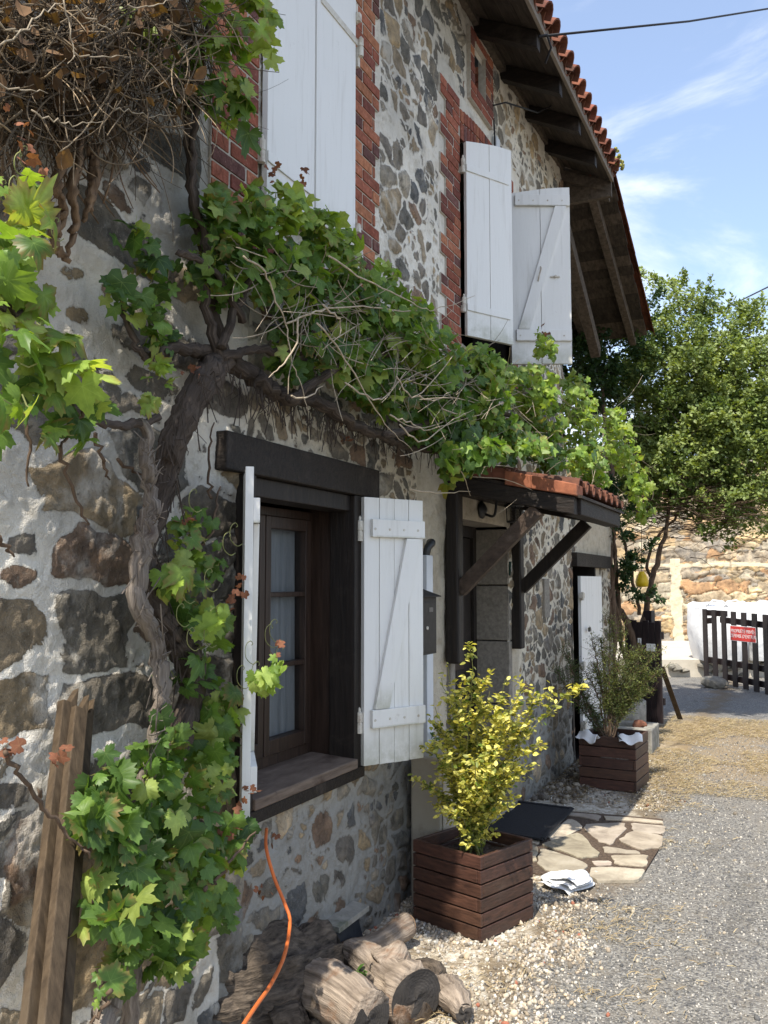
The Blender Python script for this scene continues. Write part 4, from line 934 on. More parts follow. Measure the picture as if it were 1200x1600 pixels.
low=[(265,910,.26,.06,.05,.05,6,.075,.9),(300,820,.20,.09,.08,.05,14,.05,.6),(300,860,.22,.08,.07,.05,10,.055,.5),(330,880,.18,.07,.07,.05,9,.055,.5),(330,965,.28,.06,.05,.05,5,.08,.95),(300,950,.2,.12,.12,.07,18,.075,.3),(325,1000,.22,.10,.08,.06,11,.07,.5),(290,1060,.18,.10,.08,.06,10,.07,.3),(345,1090,.22,.09,.08,.06,11,.065,.45),(400,1065,.36,.06,.06,.05,9,.055,.85),(425,1040,.38,.03,.05,.03,5,.045,.8),(335,1140,.2,.1,.1,.07,14,.08,.3),(250,1170,.24,.10,.10,.07,14,.08,.4),(140,1250,.26,.10,.08,.06,12,.085,.35),(190,1230,.26,.12,.10,.07,15,.085,.35),(180,1310,.28,.12,.10,.07,17,.085,.3),(270,1230,.24,.14,.12,.08,22,.08,.3),(330,1210,.22,.12,.12,.08,18,.075,.35),(240,1320,.28,.14,.12,.09,24,.085,.3),(300,1330,.28,.14,.12,.09,24,.085,.35),(345,1300,.26,.10,.10,.07,15,.07,.4),(205,1390,.30,.14,.10,.08,18,.085,.35),(270,1400,.30,.14,.10,.08,22,.085,.4),(330,1390,.30,.10,.1,.07,14,.075,.45),(150,1440,.30,.06,.06,.05,6,.08,.4),(205,1470,.32,.08,.07,.06,9,.08,.5),(265,1475,.32,.10,.07,.06,12,.08,.45),(180,1510,.32,.06,.05,.05,6,.07,.5),(250,1510,.3,.06,.05,.05,5,.07,.4),(355,1420,.28,.05,.07,.05,7,.06,.4),(152,1562,.36,.02,.02,.02,2,.05,.8),(370,1350,.26,.05,.07,.05,7,.05,.6)]
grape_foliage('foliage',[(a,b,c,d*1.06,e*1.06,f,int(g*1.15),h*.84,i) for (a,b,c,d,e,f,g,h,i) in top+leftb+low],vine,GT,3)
band=[(a,b,c,d,e,f,int(g*1.8),h*.84,min(1,i*1.15+.05)) for (a,b,c,d,e,f,g,h,i) in band]  # tone lifted to paint sun on leaves that sit under the eave
band+=[(720,700,.34,.20,.14,.14,80,.07,.2),(790,690,.36,.26,.14,.16,120,.065,.3),(860,720,.42,.26,.10,.16,100,.06,.5),(740,610,.30,.3,.2,.16,130,.07,.25),(900,600,.42,.14,.1,.12,50,.06,.8),(660,660,.26,.16,.14,.12,70,.065,.25),(1010,800,.56,.10,.12,.1,24,.055,.85),(930,750,.5,.16,.12,.12,60,.055,.8),(715,715,.44,.12,.07,.08,34,.06,.45),(760,700,.5,.2,.06,.1,50,.055,.45),(840,700,.62,.2,.06,.1,50,.055,.6),(910,720,.72,.2,.08,.08,50,.055,.75),(700,735,.2,.05,.09,.05,12,.06,.4)]
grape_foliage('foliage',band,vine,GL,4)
# dry canes sticking out of the foliage
m=MB(); r=random.Random(11)
def cane(x,y,L_,ang,curl,X0,X1,rad,mb,n=9):
    pts=[]; a=ang
    for i in range(n+1):
        t=i/n; pts.append(atX(x,y,X0+(X1-X0)*t)); x+=math.cos(a)*L_/n; y+=math.sin(a)*L_/n; a+=curl/n+r.uniform(-.09,.09)
    mb.tube(pts,[rad,rad*.8,rad*.5],5,True)
    return pts
hand=[([(380,400),(415,425),(432,470),(447,505),(455,560),(470,600),(482,645)],.30),([(447,505),(480,492),(520,480),(580,480),(640,486),(700,478),(742,462)],.36),([(466,500),(462,540),(440,570),(420,590)],.42),([(505,478),(530,500),(530,525),(515,530)],.42),([(497,505),(540,560),(575,620),(610,670),(645,705)],.38),([(515,400),(560,430),(620,460),(660,480),(690,490)],.42),([(540,600),(590,625),(615,605),(635,580)],.4),([(455,620),(480,620),(505,603)],.40),([(610,650),(640,660),(672,670),(740,650)],.42),([(625,665),(660,690),(700,660),(740,640)],.44),([(620,590),(650,620),(700,565),(715,545)],.42),([(655,620),(680,625),(705,612)],.44),([(690,640),(740,650),(760,640)],.4),([(0,75),(50,35),(80,10),(100,5)],.5),([(0,40),(30,48),(60,40)],.5),([(120,15),(160,40),(178,52)],.46),([(115,85),(150,88),(205,90)],.4),([(50,175),(90,190),(120,193),(160,190)],.4),([(165,165),(200,174),(240,180),(280,180)],.3),([(0,135),(40,140),(75,146)],.42),([(100,0),(110,50),(116,85),(106,100)],.42),([(200,12),(240,8),(270,0)],.38),([(700,700),(720,735),(735,775)],.4),([(640,765),(690,770),(735,768)],.36),([(860,600),(880,690),(870,720)],.5),([(570,170),(600,168),(640,175)],0.02)]
for pts,X in hand[:-1]:
    q_=.55 if pts[0][0]<300 else 1.0; m.cc=(q_**.4,)*3; m.tube(spline(pxpath(pts,X),5,.003,len(pts)),[.0038*q_,.003*q_,.0014*q_],5,True)
for k in range(230):
    t=r.random(); x=400+t*560+r.gauss(0,20); y=400+t*270+abs(r.gauss(0,60))-12; m.cc=(r.uniform(.45,1),)*3
    cane(x,y,r.uniform(30,110),r.choice([r.uniform(-.6,.9),r.uniform(2.3,3.9),r.uniform(.8,1.9)]),r.uniform(-1.2,1.2),.18+t*.22,.34+t*.22+r.uniform(-.1,.08),r.uniform(.0015,.0032),m)
m.build('dry_cane',M['twig'],vine,True)
# tendrils and hanging shoots left of the trunk
m=MB(); m.cc=(.5,.45,.4)
for pts,X in [([(60,560),(40,600),(45,680),(45,760)],.3),([(95,700),(110,760),(140,820)],.34),([(150,680),(160,720),(172,750)],.22),([(185,720),(225,745)],.16),([(0,840),(22,870)],.3),([(140,580),(125,650),(95,700)],.4),([(10,1175),(40,1225),(80,1275),(110,1305),(140,1340)],.36),([(175,1545),(150,1590),(140,1610)],.36),([(330,780),(325,730),(335,660)],.1),([(300,860),(330,830),(345,760)],.2),([(320,1390),(350,1360),(400,1300)],.34)]:
    m=MB(); m.tube(spline(pxpath(pts,X),7,.004,3),[.006,.005,.0025],6,True,.2,3); m.build('hanging_shoot',M['brownstem'],vine,True)
m=MB()
for k in range(26):
    x=r.choice([r.uniform(0,90),r.uniform(270,440)]); y=r.uniform(250,420) if x<100 else r.uniform(780,1100)
    p=[atX(x+math.cos(a*1.2)*12*(1-a/8),y+a*-6+math.sin(a*1.3)*10,.42 if x<100 else .28) for a in range(7)]; m.tube(spline(p,3),.0014,4,False)
m.build('tendril',M['greenstem'],vine,True)
# russet young leaves at the shoot tips
def leaf_sprinkle(name,spots,n,size,colr,mat,parent,spread=.03,seed=0,T=GL[0]):
    r2=np.random.default_rng(seed); C_=[];
    for (x,y,X) in spots: C_.append(atX(x,y,X)+r2.normal(0,spread,(n,3)))
    C_=np.concatenate(C_); k=len(C_); cc=np.array(colr)*r2.uniform(.6,1.3,(k,1))
    return leaf_mesh(name,C_,r2.normal(0,.6,(k,3))+[.5,-.3,.3],r2.normal(0,1,(k,3)),size*r2.uniform(.5,1.2,k),cc,mat,parent,T[0],T[2],T[1])
leaf_sprinkle('russet_leaf',[(378,915,.26),(362,935,.24),(433,1015,.38),(388,1230,.28),(372,1262,.28),(368,1290,.3),(290,815,.2),(430,1310,.2),(400,1400,.2),(8,1165,.36),(95,1190,.3),(300,585,.16),(40,205,.42),(45,240,.42),(470,280,.24),(430,270,.22),(700,540,.3),(850,520,.42),(540,690,.1)],5,.020,(.21,.085,.05),M['dryleaf'],vine,.018,4)

# ---- second, dead trunk
dv=empty('dead_vine_trunk',(0.2,2.2,0),'bare silver-grey dead vine stem standing left of the live vine trunk','vine')
m=MB(); m.tube(spline(pxpath([(226,655),(232,720),(236,790),(222,860),(215,940),(242,1000),(250,1080),(240,1160),(222,1250),(213,1340),(212,1450),(205,1600),(200,1760)],[.20,.20,.21,.23,.24,.22,.22,.23,.24,.25,.25,.26,.26]),9,.004,8),[.014,.018,.020,.026,.024,.021,.020,.020,.018,.020,.019,.022,.026],20,True,.28,6); m.build('stem',M['deadbark'],dv,True)
m=MB(); m.tube(spline(pxpath([(205,1450),(185,1530),(160,1600),(140,1680)],[.28,.3,.34,.36]),8,.004,8),[.016,.022,.03,.03],12,True,.2,6)
for k in range(70):
    y=r.uniform(700,1300); x=np.interp(y,[655,790,860,940,1000,1160,1300],[226,236,222,215,242,240,215])+r.uniform(-14,12); p=atX(x,y,.25)
    m.tube([p,p+V(r.uniform(0,.03),r.uniform(-.03,.02),r.uniform(-.03,.05)),p+V(r.uniform(0,.04),r.uniform(-.06,.04),r.uniform(-.03,.08))],r.uniform(.001,.0025),4,False)
m.build('side_stem',M['deadbark'],dv,True)

# ---- dead ivy tangle high on the left
iv=empty('dead_ivy_tangle',(0.2,1.8,2.6),'tangle of dead brown ivy stems and shrivelled leaves high on the left wall','dead ivy')
m=MB(); r=random.Random(21)
for k in range(900):
    x=r.uniform(-40,300); y=r.gauss(70,75)-max(0,(x-200))*.3; q_=r.uniform(.10,.42) if r.random()<.86 else r.uniform(.6,1); m.cc=(q_,q_*.9,q_*.78)
    if y<250: cane(x,y,r.uniform(40,170),r.uniform(0,6.28),r.uniform(-2.2,2.2),r.uniform(.05,.3),r.uniform(.05,.40),r.uniform(.0010,.0032),m,10)
for k in range(520):
    x=r.uniform(-30,330); y=r.uniform(-20,190)-max(0,x-190)*.5; q_=r.uniform(.08,.4); m.cc=(q_,q_*.85,q_*.7)
    cane(x,y,r.uniform(60,150),r.uniform(1.1,2.1),r.uniform(-1.2,1.2),r.uniform(.03,.2),r.uniform(.03,.2),r.uniform(.001,.003),m,8)
m.build('thin_stem',M['twig'],iv,True,label='thin pale and brown dry stems')
m=MB()
for k in range(60):
    x=r.uniform(-20,175); y=r.uniform(60,200)
    cane(x,y,r.uniform(90,200),r.uniform(1.1,2.0),r.uniform(-.7,.7),r.uniform(.05,.16),r.uniform(.04,.12),r.uniform(.0025,.006),m,10)
for pp in [[(95,190),(100,240),(88,290),(100,330),(92,370)],[(125,200),(122,250),(112,300),(118,350),(105,400)],[(140,230),(150,270),(140,310),(130,345)],[(68,40),(72,90),(78,135)],[(90,330),(85,380),(110,410)],[(150,230),(145,290),(142,330)]]:
    m.tube(spline(pxpath(pp,[.10,.12,.13,.12,.1][:len(pp)]),8,.004,4),[.011,.013,.011,.006],9,True,.3,4)
m.build('thick_stem',generic('dry_ivy_stem',(.08,.05,.03),(.26,.17,.10),(50,50,10),.9,.008),iv,True)
rr_=np.random.default_rng(5); n=330; xs=rr_.uniform(-40,330,n); ysx=rr_.normal(60,70,n)-np.maximum(0,xs-180)*.25
Cc=np.array([atX(a,min(b_,330),rr_.uniform(.06,.34)) for a,b_ in zip(xs,ysx)])
OV=np.array([(0,0,0),(.32,.3,.12),(.36,.6,.02),(.1,1,-.1),(-.1,1,-.08),(-.36,.6,.1),(-.3,.3,.16),(0,.55,-.08)]); OVT=np.array([(0,1,7),(1,2,7),(2,3,7),(3,4,7),(4,5,7),(5,6,7),(6,0,7)])
leaf_mesh('shrivelled_leaf',Cc,rr_.normal(0,1,(n,3))+[.6,-.2,0],rr_.normal(0,.5,(n,3))+[0,0,-1],rr_.uniform(.025,.06,n),np.array([.13,.075,.04])*rr_.uniform(.3,1.6,(n,1)),M['dryleaf'],iv,OV,np.zeros(8),OVT,.5)

# ============================================================ shrub, conifer, trees
def diamond(): return np.array([(0,0,0),(.26,.45,.06),(0,1,-.05),(-.26,.45,.06)]),np.array([(0,1,2),(0,2,3)])
DV,DT=diamond()
OVf=np.array([(0,0,0),(.24,.25,.05),(.3,.55,.06),(.14,.85,0),(0,1,-.04),(-.14,.85,0),(-.3,.55,.06),(-.24,.25,.05),(0,.5,-.03)]); OVfT=np.array([(0,1,8),(1,2,8),(2,3,8),(3,4,8),(4,5,8),(5,6,8),(6,7,8),(7,0,8)])
sh=empty('golden_shrub',tuple(c1),'yellow-leaved evergreen shrub growing in the near slatted planter','shrub')
r=random.Random(31); st=MB(); LC=[];LN=[];LT=[];LS=[];LY=[]
zt=.32
shoots=[]
def to(px,py,Y): return atY(px,py,Y)
ends=[(740,1015,3.98),(746,1060,4.0),(700,1040,4.1),(690,1060,4.05),(790,1060,4.0),(765,1080,4.1),(720,1080,3.9),(680,1105,4.0),(672,1165,4.0),(662,1225,3.95),(700,1110,4.1),(745,1120,4.1),(815,1070,4.0),(888,1078,4.1),(845,1085,4.05),(835,1125,4.1),(805,1120,4.0),(780,1130,4.1),(825,1170,4.1),(800,1200,4.0),(790,1150,3.9),(770,1200,3.9),(740,1180,3.9),(700,1180,3.9),(690,1200,4.1),(720,1220,3.95),(760,1240,4.0),(785,1250,4.1),(700,1260,4.0),(820,1205,4.15),(730,1140,4.2),(770,1160,4.2),(700,1150,4.2)]
for (x,y,Y) in ends:
    e=to(x,y,Y+r.uniform(-.08,.12)); b0=c1+V(r.uniform(-.06,.06),r.uniform(-.06,.06),zt)
    mid=b0*.5+e*.5+V((e[0]-b0[0])*-.1,(e[1]-b0[1])*-.1,.03); P_=spline([b0,mid,e],10,.004,r.randint(0,999)); st.tube(P_,[.005,.0035,.0015],5,False); shoots.append(P_)
    for k in range(7):
        i=r.randint(5,len(P_)-2); q=P_[i]; d_=V(r.gauss(0,1),r.gauss(0,1),abs(r.gauss(.6,.7))); d_=unit(d_)*r.uniform(.05,.15); S_=spline([q,q+d_*.5+V(0,0,.005),q+d_+V(0,0,.015)],6); st.tube(S_,[.002,.001],4,False); shoots.append(S_)
for P_ in shoots:
    long=np.linalg.norm(P_[-1]-P_[0])>.25
    for i,q in enumerate(P_):
        if long and i<len(P_)*.38 and r.random()<.6: continue
        for k in range(2 if r.random()<.7 else 3):
            LC.append(q+V(*(r.gauss(0,.010) for _ in range(3)))); tdir=P_[min(i+1,len(P_)-1)]-P_[max(i-1,0)]
            LT.append(unit(tdir)*.7+V(r.gauss(0,.8),r.gauss(0,.8),r.gauss(.1,.6))); LN.append(V(r.gauss(0,.6),r.gauss(0,.6),1)); LS.append(r.uniform(.018,.038)); LY.append(min(1,max(0,r.gauss(.72 if i>len(P_)*.35 else .3,.3))))
LC,LN,LT,LS,LY=map(np.array,(LC,LN,LT,LS,LY)); cy=np.array([.12,.19,.03])*(1-LY[:,None])+np.array([.78,.71,.20])*LY[:,None]; cy=cy*rng.uniform(.65,1.15,(len(LY),1))
st.build('stem',M['greenstem'],sh); leaf_mesh('foliage',LC,LN,LT,LS,cy,M['smallleaf'],sh,OVf,np.zeros(9),OVfT)
# green sprig growing behind, by the beige box
sg_=empty('green_shrub',(.12,4.35,0),'small dark green shrub behind the near planter, against the beige box','shrub')
st=MB(); LC=[];LT=[]
for k in range(16):
    b0=V(.10,4.75,.02); e=to(r.uniform(650,690),r.uniform(1140,1200),4.55+r.uniform(-.05,.1)); P_=spline([b0,b0*.4+e*.6+V(.02,0,.02),e],10); st.tube(P_,[.003,.0015],4,False)
    for q in P_[8:]:
        for j in range(3): LC.append(q+V(*(r.gauss(0,.012) for _ in range(3)))); LT.append(V(r.gauss(0,1),r.gauss(0,1),r.gauss(.5,.6)))
LC=np.array(LC);LT=np.array(LT); n=len(LC); st.build('stem',M['greenstem'],sg_)
leaf_mesh('foliage',LC,rng.normal(0,.5,(n,3))+[0,0,1],LT,rng.uniform(.018,.036,n),np.array([.055,.12,.03])*rng.uniform(.7,1.5,(n,1)),M['smallleaf'],sg_,OVf,np.zeros(9),OVfT)

# conifer in the far planter
cf=empty('juniper',tuple(c2),'thin half-bare conifer growing in the far slatted planter','conifer')
st=MB(); LC=[];LT=[];LG=[]; r=random.Random(41); B0=c2+V(-.03,-.05,.33)
tips=[(953,965,7.35,1),(940,1000,7.4,.9),(975,985,7.5,1),(925,1000,7.3,.5),(915,1050,7.3,.25),(1000,1020,7.6,1),(1025,1020,7.7,1),(1030,1050,7.7,1),(990,1060,7.5,1),(1005,1085,7.6,.9),(965,1040,7.4,.9),(880,1015,7.2,1),(870,1050,7.15,1),(900,1070,7.2,.3),(1010,1060,7.7,1),(960,1080,7.5,.8),(930,1040,7.35,.7),(985,1020,7.55,1),(1020,1080,7.7,.6),(890,1040,7.2,.9)]
for (x,y,Y,dn) in tips:
    e=to(x,y,Y); mid=B0*.55+e*.45+V(0,0,.12 if x>900 else -.02); P_=spline([B0+V(r.gauss(0,.012),r.gauss(0,.012),0),mid,e],12,.004,r.randint(0,99)); st.tube(P_,[.009,.006,.003],6,False)
    for i,q in enumerate(P_[7:]):
        for k in range(5):
            d_=unit(V(r.gauss(0,1),r.gauss(0,1),r.gauss(.5,.7)))*r.uniform(.03,.12); st.tube([q,q+d_*.6,q+d_+V(0,0,.01)],[.0018,.0008],3,False)
            if r.random()<dn:
                for j in range(15): 
                    f=r.random(); LC.append(q+d_*f+V(*(r.gauss(0,.012) for _ in range(3)))); LT.append(unit(d_)+V(r.gauss(0,.5),r.gauss(0,.5),r.gauss(.3,.5))); LG.append(r.random()*(1 if x>900 else .1))
LC=np.array(LC);LT=np.array(LT);LG=np.array(LG)[:,None]; n=len(LC)
st.build('stem',M['brownstem'],cf); NV=DV*np.array([.45,1,1])
leaf_mesh('foliage',LC,rng.normal(0,1,(n,3)),LT,rng.uniform(.012,.028,n),(np.array([.05,.085,.03])*(1-LG)+np.array([.20,.22,.06])*LG)*rng.uniform(.7,1.3,(n,1)),M['smallleaf'],cf,NV,np.zeros(4),DT)
# white cloths over the far planter rim
def cloth_piece(c,a,b_,h,seed,label):
    n=16; r2=np.random.default_rng(seed); vs=[];fs=[]
    for i in range(n):
        for j in range(n):
            u=i/(n-1)-.5; v=j/(n-1)-.5
            p=np.array(c)+a*u+b_*v; p[2]+=.012*math.sin(u*9+seed)+.014*math.cos(v*8+u*4)-h*max(0,(abs(v)-.1))*1.2+r2.normal(0,.0015)
            vs.append(p)
    for i in range(n-1):
        for j in range(n-1): fs.append((i*n+j,(i+1)*n+j,(i+1)*n+j+1,i*n+j+1))
    mb=MB(); mb.add(vs,fs); o=mb.build('white_cloth',M['cloth'],None,True); md=o.modifiers.new('thick','SOLIDIFY'); md.thickness=.004; tag(o,label,'cloth','cloths draped on the far planter'); return o
cloth_piece(c2+V(-.16,-.225,.440),V(.17,-.06,-.01),V(.03,.12,0),.09,2,'white cloth hung over the left front corner of the far planter')
cloth_piece(c2+V(.17,-.22,.440),V(.17,.07,.02),V(-.03,.12,0),.08,5,'white cloth hung over the right front corner of the far planter, with a black hem')
m=MB(); p=c2+V(.085,-.27,.44); m.tube([p+V(0,-.0,.03),p+V(.0,-.01,.0),p+V(.03,-.01,-.025)],.006,5); m.build('hem',M['black'],bpy.data.objects['white_cloth.001'])

# trees at the right, beyond the house end
def tree(name,label,trunkpts,rads,blobs,lsize,colA,colB,seed,group=None,twigs=200,cat='tree'):
    r2=np.random.default_rng(seed); root=empty(name,tuple(trunkpts[0][0]),label,cat,group)
    m=MB()
    for tp,rd in zip(trunkpts,rads): m.tube(spline(tp,8,.012,seed),rd,8,True,.12,seed)
    m.build('trunk',M['brownstem'],root,True)
    C_=[];T_=[];K_=[];tw=MB()
    for (c,rad,n,dens) in blobs:
        c=np.array(c); nb=max(3,int(n/90)); 
        sub=r2.normal(0,1,(nb,3)); sub/=np.linalg.norm(sub,axis=1,keepdims=True); sub*=r2.uniform(.15,1,(nb,1))**.5
        for s_ in sub:
            cc=c+s_*rad; k=90
            dirn=unit(s_+np.array([0,0,.5])+r2.normal(0,.4,3)); L_=r2.uniform(.18,.42)*dens
            f=r2.uniform(0,1,(k,1)); C_.append(cc+dirn*L_*f+r2.normal(0,.06*dens,(k,3))*(1.15-f)); T_.append(dirn+r2.normal(0,.8,(k,3))); K_.append(np.full(k,np.clip(r2.normal(.5,.3),0,1)))
            if r2.random()<.5: tw.tube([cc-dirn*.15,cc,cc+dirn*L_],[.005,.002],3,False)
    C_=np.concatenate(C_);T_=np.concatenate(T_);K_=np.concatenate(K_)[:,None]; n=len(C_)
    leaf_mesh('crown',C_,r2.normal(0,.7,(n,3))+[.2,-.3,.8],T_,lsize*r2.uniform(.6,1.3,n),(np.array(colA)*(1-K_)+np.array(colB)*K_)*r2.uniform(.75,1.25,(n,1)),M['smallleaf'],root,DV*np.array([1.25,1,1]),np.zeros(4),DT)
    tw.build('twig',M['brownstem'],root)
    return root
def D(px,py,Y): return atY(px,py,Y)
T1=[[D(985,1120,10.6),D(990,1000,10.7),D(960,930,10.7),D(935,830,10.8),D(940,700,11)],[D(990,1050,10.6),D(1010,950,10.8),D(1030,870,10.9),D(1045,800,11),D(1050,700,11.3)],[D(985,1080,10.7),D(965,960,10.3),D(935,860,10.2),D(920,800,10.0)],[D(1000,960,10.8),D(985,880,10.8),D(965,800,10.9)],[D(1020,930,10.9),D(1015,860,11),D(1060,800,11.1),D(1100,700,11.4)]]
bl=[]
def B(px,py,Y,rad,n,dens=1): bl.append((D(px,py,Y),np.array([rad*.9,rad,rad*.8]),n,dens))
for a in [(1060,520,11.6,.55,2600),(1120,560,11.6,.6,3000),(1030,600,11.3,.6,3000),(1100,650,11.4,.7,3600),(1170,620,11.6,.6,2600),(1000,560,11.3,.45,2000),(1150,540,11.8,.5,2000),(1190,560,11.8,.4,1200),(960,600,11.1,.4,1600),(1030,690,11.1,.5,2200),(1140,720,11.3,.6,2600),(1190,690,11.5,.5,2200),(1060,480,11.8,.30,900),(1110,490,11.9,.32,1000),(1160,500,12,.3,800),(1180,780,11.3,.35,800),(1090,760,11.2,.4,1100),(1000,640,11.0,.45,2200),(1080,600,11.2,.6,3600),(1150,660,11.3,.6,3600),(1190,740,11.2,.5,2600),(1120,780,11.2,.45,1800),(1180,810,11.4,.35,1300),(1140,810,11.2,.3,800),(1060,680,11.0,.5,3600),(1020,760,10.9,.35,2200),(1000,800,10.7,.25,800),(1060,740,10.9,.4,2200),(1110,640,11.2,.6,3000),(1090,780,11,.35,1500),(1130,690,11.1,.55,2600),(1190,670,11.3,.5,2400),(1010,690,10.8,.35,1600),(1060,560,11.3,.5,2200),(1150,600,11.4,.5,2200),(1110,720,11.1,.5,2600),(1160,760,11.2,.4,1900),(1200,600,11.7,.5,2200),(1010,640,10.9,.4,1600),(1050,730,11,.4,1800),(1170,600,11.3,.6,3200),(1000,720,11.0,.4,1500),(1210,640,11.6,.6,2200),(1230,740,11.4,.6,1600),(1025,460,11.8,.2,380),(1085,460,11.9,.16,260)]: B(*a)
tree('rose_tree','bushy light-green small-leaved tree filling the right of the view beyond the house end',T1,[[.045,.04,.03,.025,.02],[.04,.035,.03,.02,.015],[.03,.028,.022,.015],[.02,.018,.014],[.02,.018,.014,.01]],bl,.052,(.09,.14,.035),(.26,.32,.11),5)
bl=[]
for a in [(905,500,10.2,.28,1400),(930,540,10.4,.35,1800),(900,570,10.0,.25,1100),(960,500,10.6,.35,1500),(990,520,10.8,.3,1200),(920,600,10.4,.35,2500),(960,560,10.7,.4,2200),(890,540,10.0,.3,1600),(940,640,10.6,.4,2200),(980,490,10.8,.2,600)]: B(*a)
tree('dark_climber','dark green climbing shrub crowding under the falling end roof',[[D(955,1000,10.25),D(948,900,10.25),D(955,780,10.3),D(940,600,10.4)],[D(965,1000,10.3),D(962,880,10.3),D(945,760,10.3)]],[[.05,.045,.035,.02],[.03,.025,.015]],bl,.05,(.018,.042,.012),(.05,.095,.03),8,cat='climber')
# ivy on the wall end
bl=[]
for a in [(955,830,10.1,.20,900),(965,880,10.15,.18,700),(970,800,10.2,.25,900),(945,780,10.1,.2,600),(975,930,10.2,.15,450),(1000,860,10.4,.12,250),(1010,930,10.5,.1,200)]: B(*a,.5)
tree('ivy','dark ivy wrapped round the stems at the end of the house wall',[[D(948,1100,10.0),D(952,950,10.0),D(935,850,9.9),D(925,800,9.9)],[D(960,1090,10.05),D(958,930,10.1),D(950,800,10.1)],[D(940,990,9.95),D(962,880,10.1),D(955,800,10.1)]],[[.03,.028,.02,.012],[.035,.03,.02],[.02,.015,.01]],bl,.045,(.015,.04,.012),(.04,.08,.025),9,cat='ivy')
# bare brown twigs hanging under the crown
m=MB(); r=random.Random(51); m.cc=(1,1,1)
for k in range(420):
    x=r.gauss(1060,55); y=r.gauss(790,28); p=D(x,y,11+r.uniform(-.4,.5)); a=r.uniform(2.0,4.3) if r.random()<.5 else r.uniform(-.8,1.0); L_=r.uniform(.15,.6)
    d_=V(math.cos(a)*.9,r.gauss(0,.3),math.sin(a)*.35-.1); m.tube([p,p+d_*L_*.5+V(0,0,r.uniform(-.03,.05)),p+d_*L_],[.006,.002],4,False)
bt=m.build('bare_twig',M['brownstem'],bpy.data.objects['rose_tree'])
# more greenery behind, beyond the field-stone wall
bl=[]
for k in range(16): bl.append((bw_o+Wd*(-2.2+k*.75)+Wn*1.5+V(0,0,4.0+r.uniform(-.3,.5)),np.array([.9,.9,.8]),1300,1.6))
tree('hedge_tree','leafy tree mass standing behind the field-stone wall',[[bw_o+Wd*2+Wn*1.5,bw_o+Wd*2+Wn*1.5+V(0,0,2),bw_o+Wd*2.4+Wn*1.5+V(0,0,4)]],[[.12,.1,.05]],bl,.09,(.04,.08,.02),(.12,.18,.05),19)

# yellow trap hanging in the tree
m=MB(); p=D(1003,905,10.5); m.lathe(p,[(.02,-.09),(.065,-.085),(.075,-.03),(.06,.03),(.035,.07),(.03,.09)],14); tp=m.build('hanging_trap',M['yellow'],None,True); tag(tp,'yellow plastic pot hung on a cord among the branches','trap')
m=MB(); m.tube([p+V(0,0,.085),p+V(.005,0,.5),p+V(0,.02,.9)],.004,4); m.build('cord',M['cable'],tp)

# ============================================================ small things on and by the wall
m=MB(); m.box(.07,.20,4.10,4.315,1.285,1.575); m.poly([(.065,4.09,1.575),(.225,4.09,1.575),(.225,4.09,1.58),(.065,4.09,1.635)],(0,.235,0))
mb_=m.build('letterbox',M['mailbox'],None,bevel=.004); tag(mb_,'dark grey-brown metal letterbox fixed between the folded-back shutter and the doorway','letterbox')
m=MB(); m.box(.2005,.205,4.12,4.295,1.30,1.55); m.build('door',M['mailbox'],mb_,bevel=.002)
m=MB(); m.box(.2055,.2075,4.20,4.25,1.50,1.522); m.build('name_plate',M['brass'],mb_)
m=MB(); m.lathe((.2055,4.17,1.42),[(.009,0),(.009,.006)],10,(1,0,0)); m.build('lock',M['hinge'],mb_)
m=MB(); m.box(.0,.07,4.16,4.26,1.34,1.5); m.build('bracket',M['mailbox'],mb_)
m=MB(); m.box(.014,.065,4.515,4.605,.55,1.80); cu=m.build('cable_duct',M['whitegrey'],None,bevel=.004); tag(cu,'grey-white vertical cable duct running down the wall behind the letterbox','cable duct')
m=MB(); m.tube(spline([V(.04,4.56,1.79),V(.05,4.565,1.84),V(.06,4.60,1.87),V(.03,4.65,1.875)],6),.022,10); m.build('elbow',M['black'],cu,True)
m=MB(); m.box(.035,.20,4.35,4.66,.0,.745); ub=m.build('utility_box',M['utility'],None,bevel=.012); tag(ub,'beige plastic meter box standing on the gravel behind the near planter','meter box')
m=MB(); m.box(.2005,.207,4.38,4.63,.06,.68); m.build('door',M['utility'],ub,bevel=.003)
m=MB(); m.box(.203,.214,4.60,4.61,.30,.33); m.build('lock',M['black'],ub)
# dark vent plate at the foot of the wall
m=MB(); m.poly([(.02,3.46,.0),(.10,3.46,.0),(.04,3.46,.17),(.02,3.46,.17)],(0,.25,0)); vp=m.build('vent_cover',M['slate'],None,bevel=.003); tag(vp,'small dark slate cover leaning at the foot of the wall under the window','vent cover')
m=MB(); m.poly([(.015,3.44,.175),(.10,3.44,.165),(.10,3.44,.19),(.015,3.44,.20)],(0,.29,0)); m.build('ledge',M['concrete'],vp,bevel=.003)
# wall lantern
lt=empty('wall_lantern',(.03,5.60,2.10),'black curved-arm wall lantern above the entrance door','lantern')
m=MB(); m.lathe((.0,5.60,2.13),[(.055,.005),(.06,.02),(.035,.04),(.015,.05)],16,(1,0,0)); m.build('wall_plate',M['black'],lt,True)
m=MB(); m.tube(spline([V(.04,5.60,2.10),V(.10,5.60,2.09),V(.12,5.60,2.18),V(.15,5.60,2.235),V(.22,5.60,2.23),V(.235,5.60,2.20)],6),.009,8); m.build('arm',M['black'],lt,True)
m=MB(); m.lathe((.235,5.60,2.205),[(.012,0),(.02,-.012),(.03,-.03),(.068,-.05),(.07,-.06),(.05,-.062)],18); m.lathe((.235,5.60,2.04),[(.045,0),(.05,.01),(.02,.015)],18)
for k in range(4): a=k*1.5708+.5; m.tube([V(.235+.05*math.cos(a),5.60+.05*math.sin(a),2.145),V(.235+.045*math.cos(a),5.60+.045*math.sin(a),2.045)],.004,5)
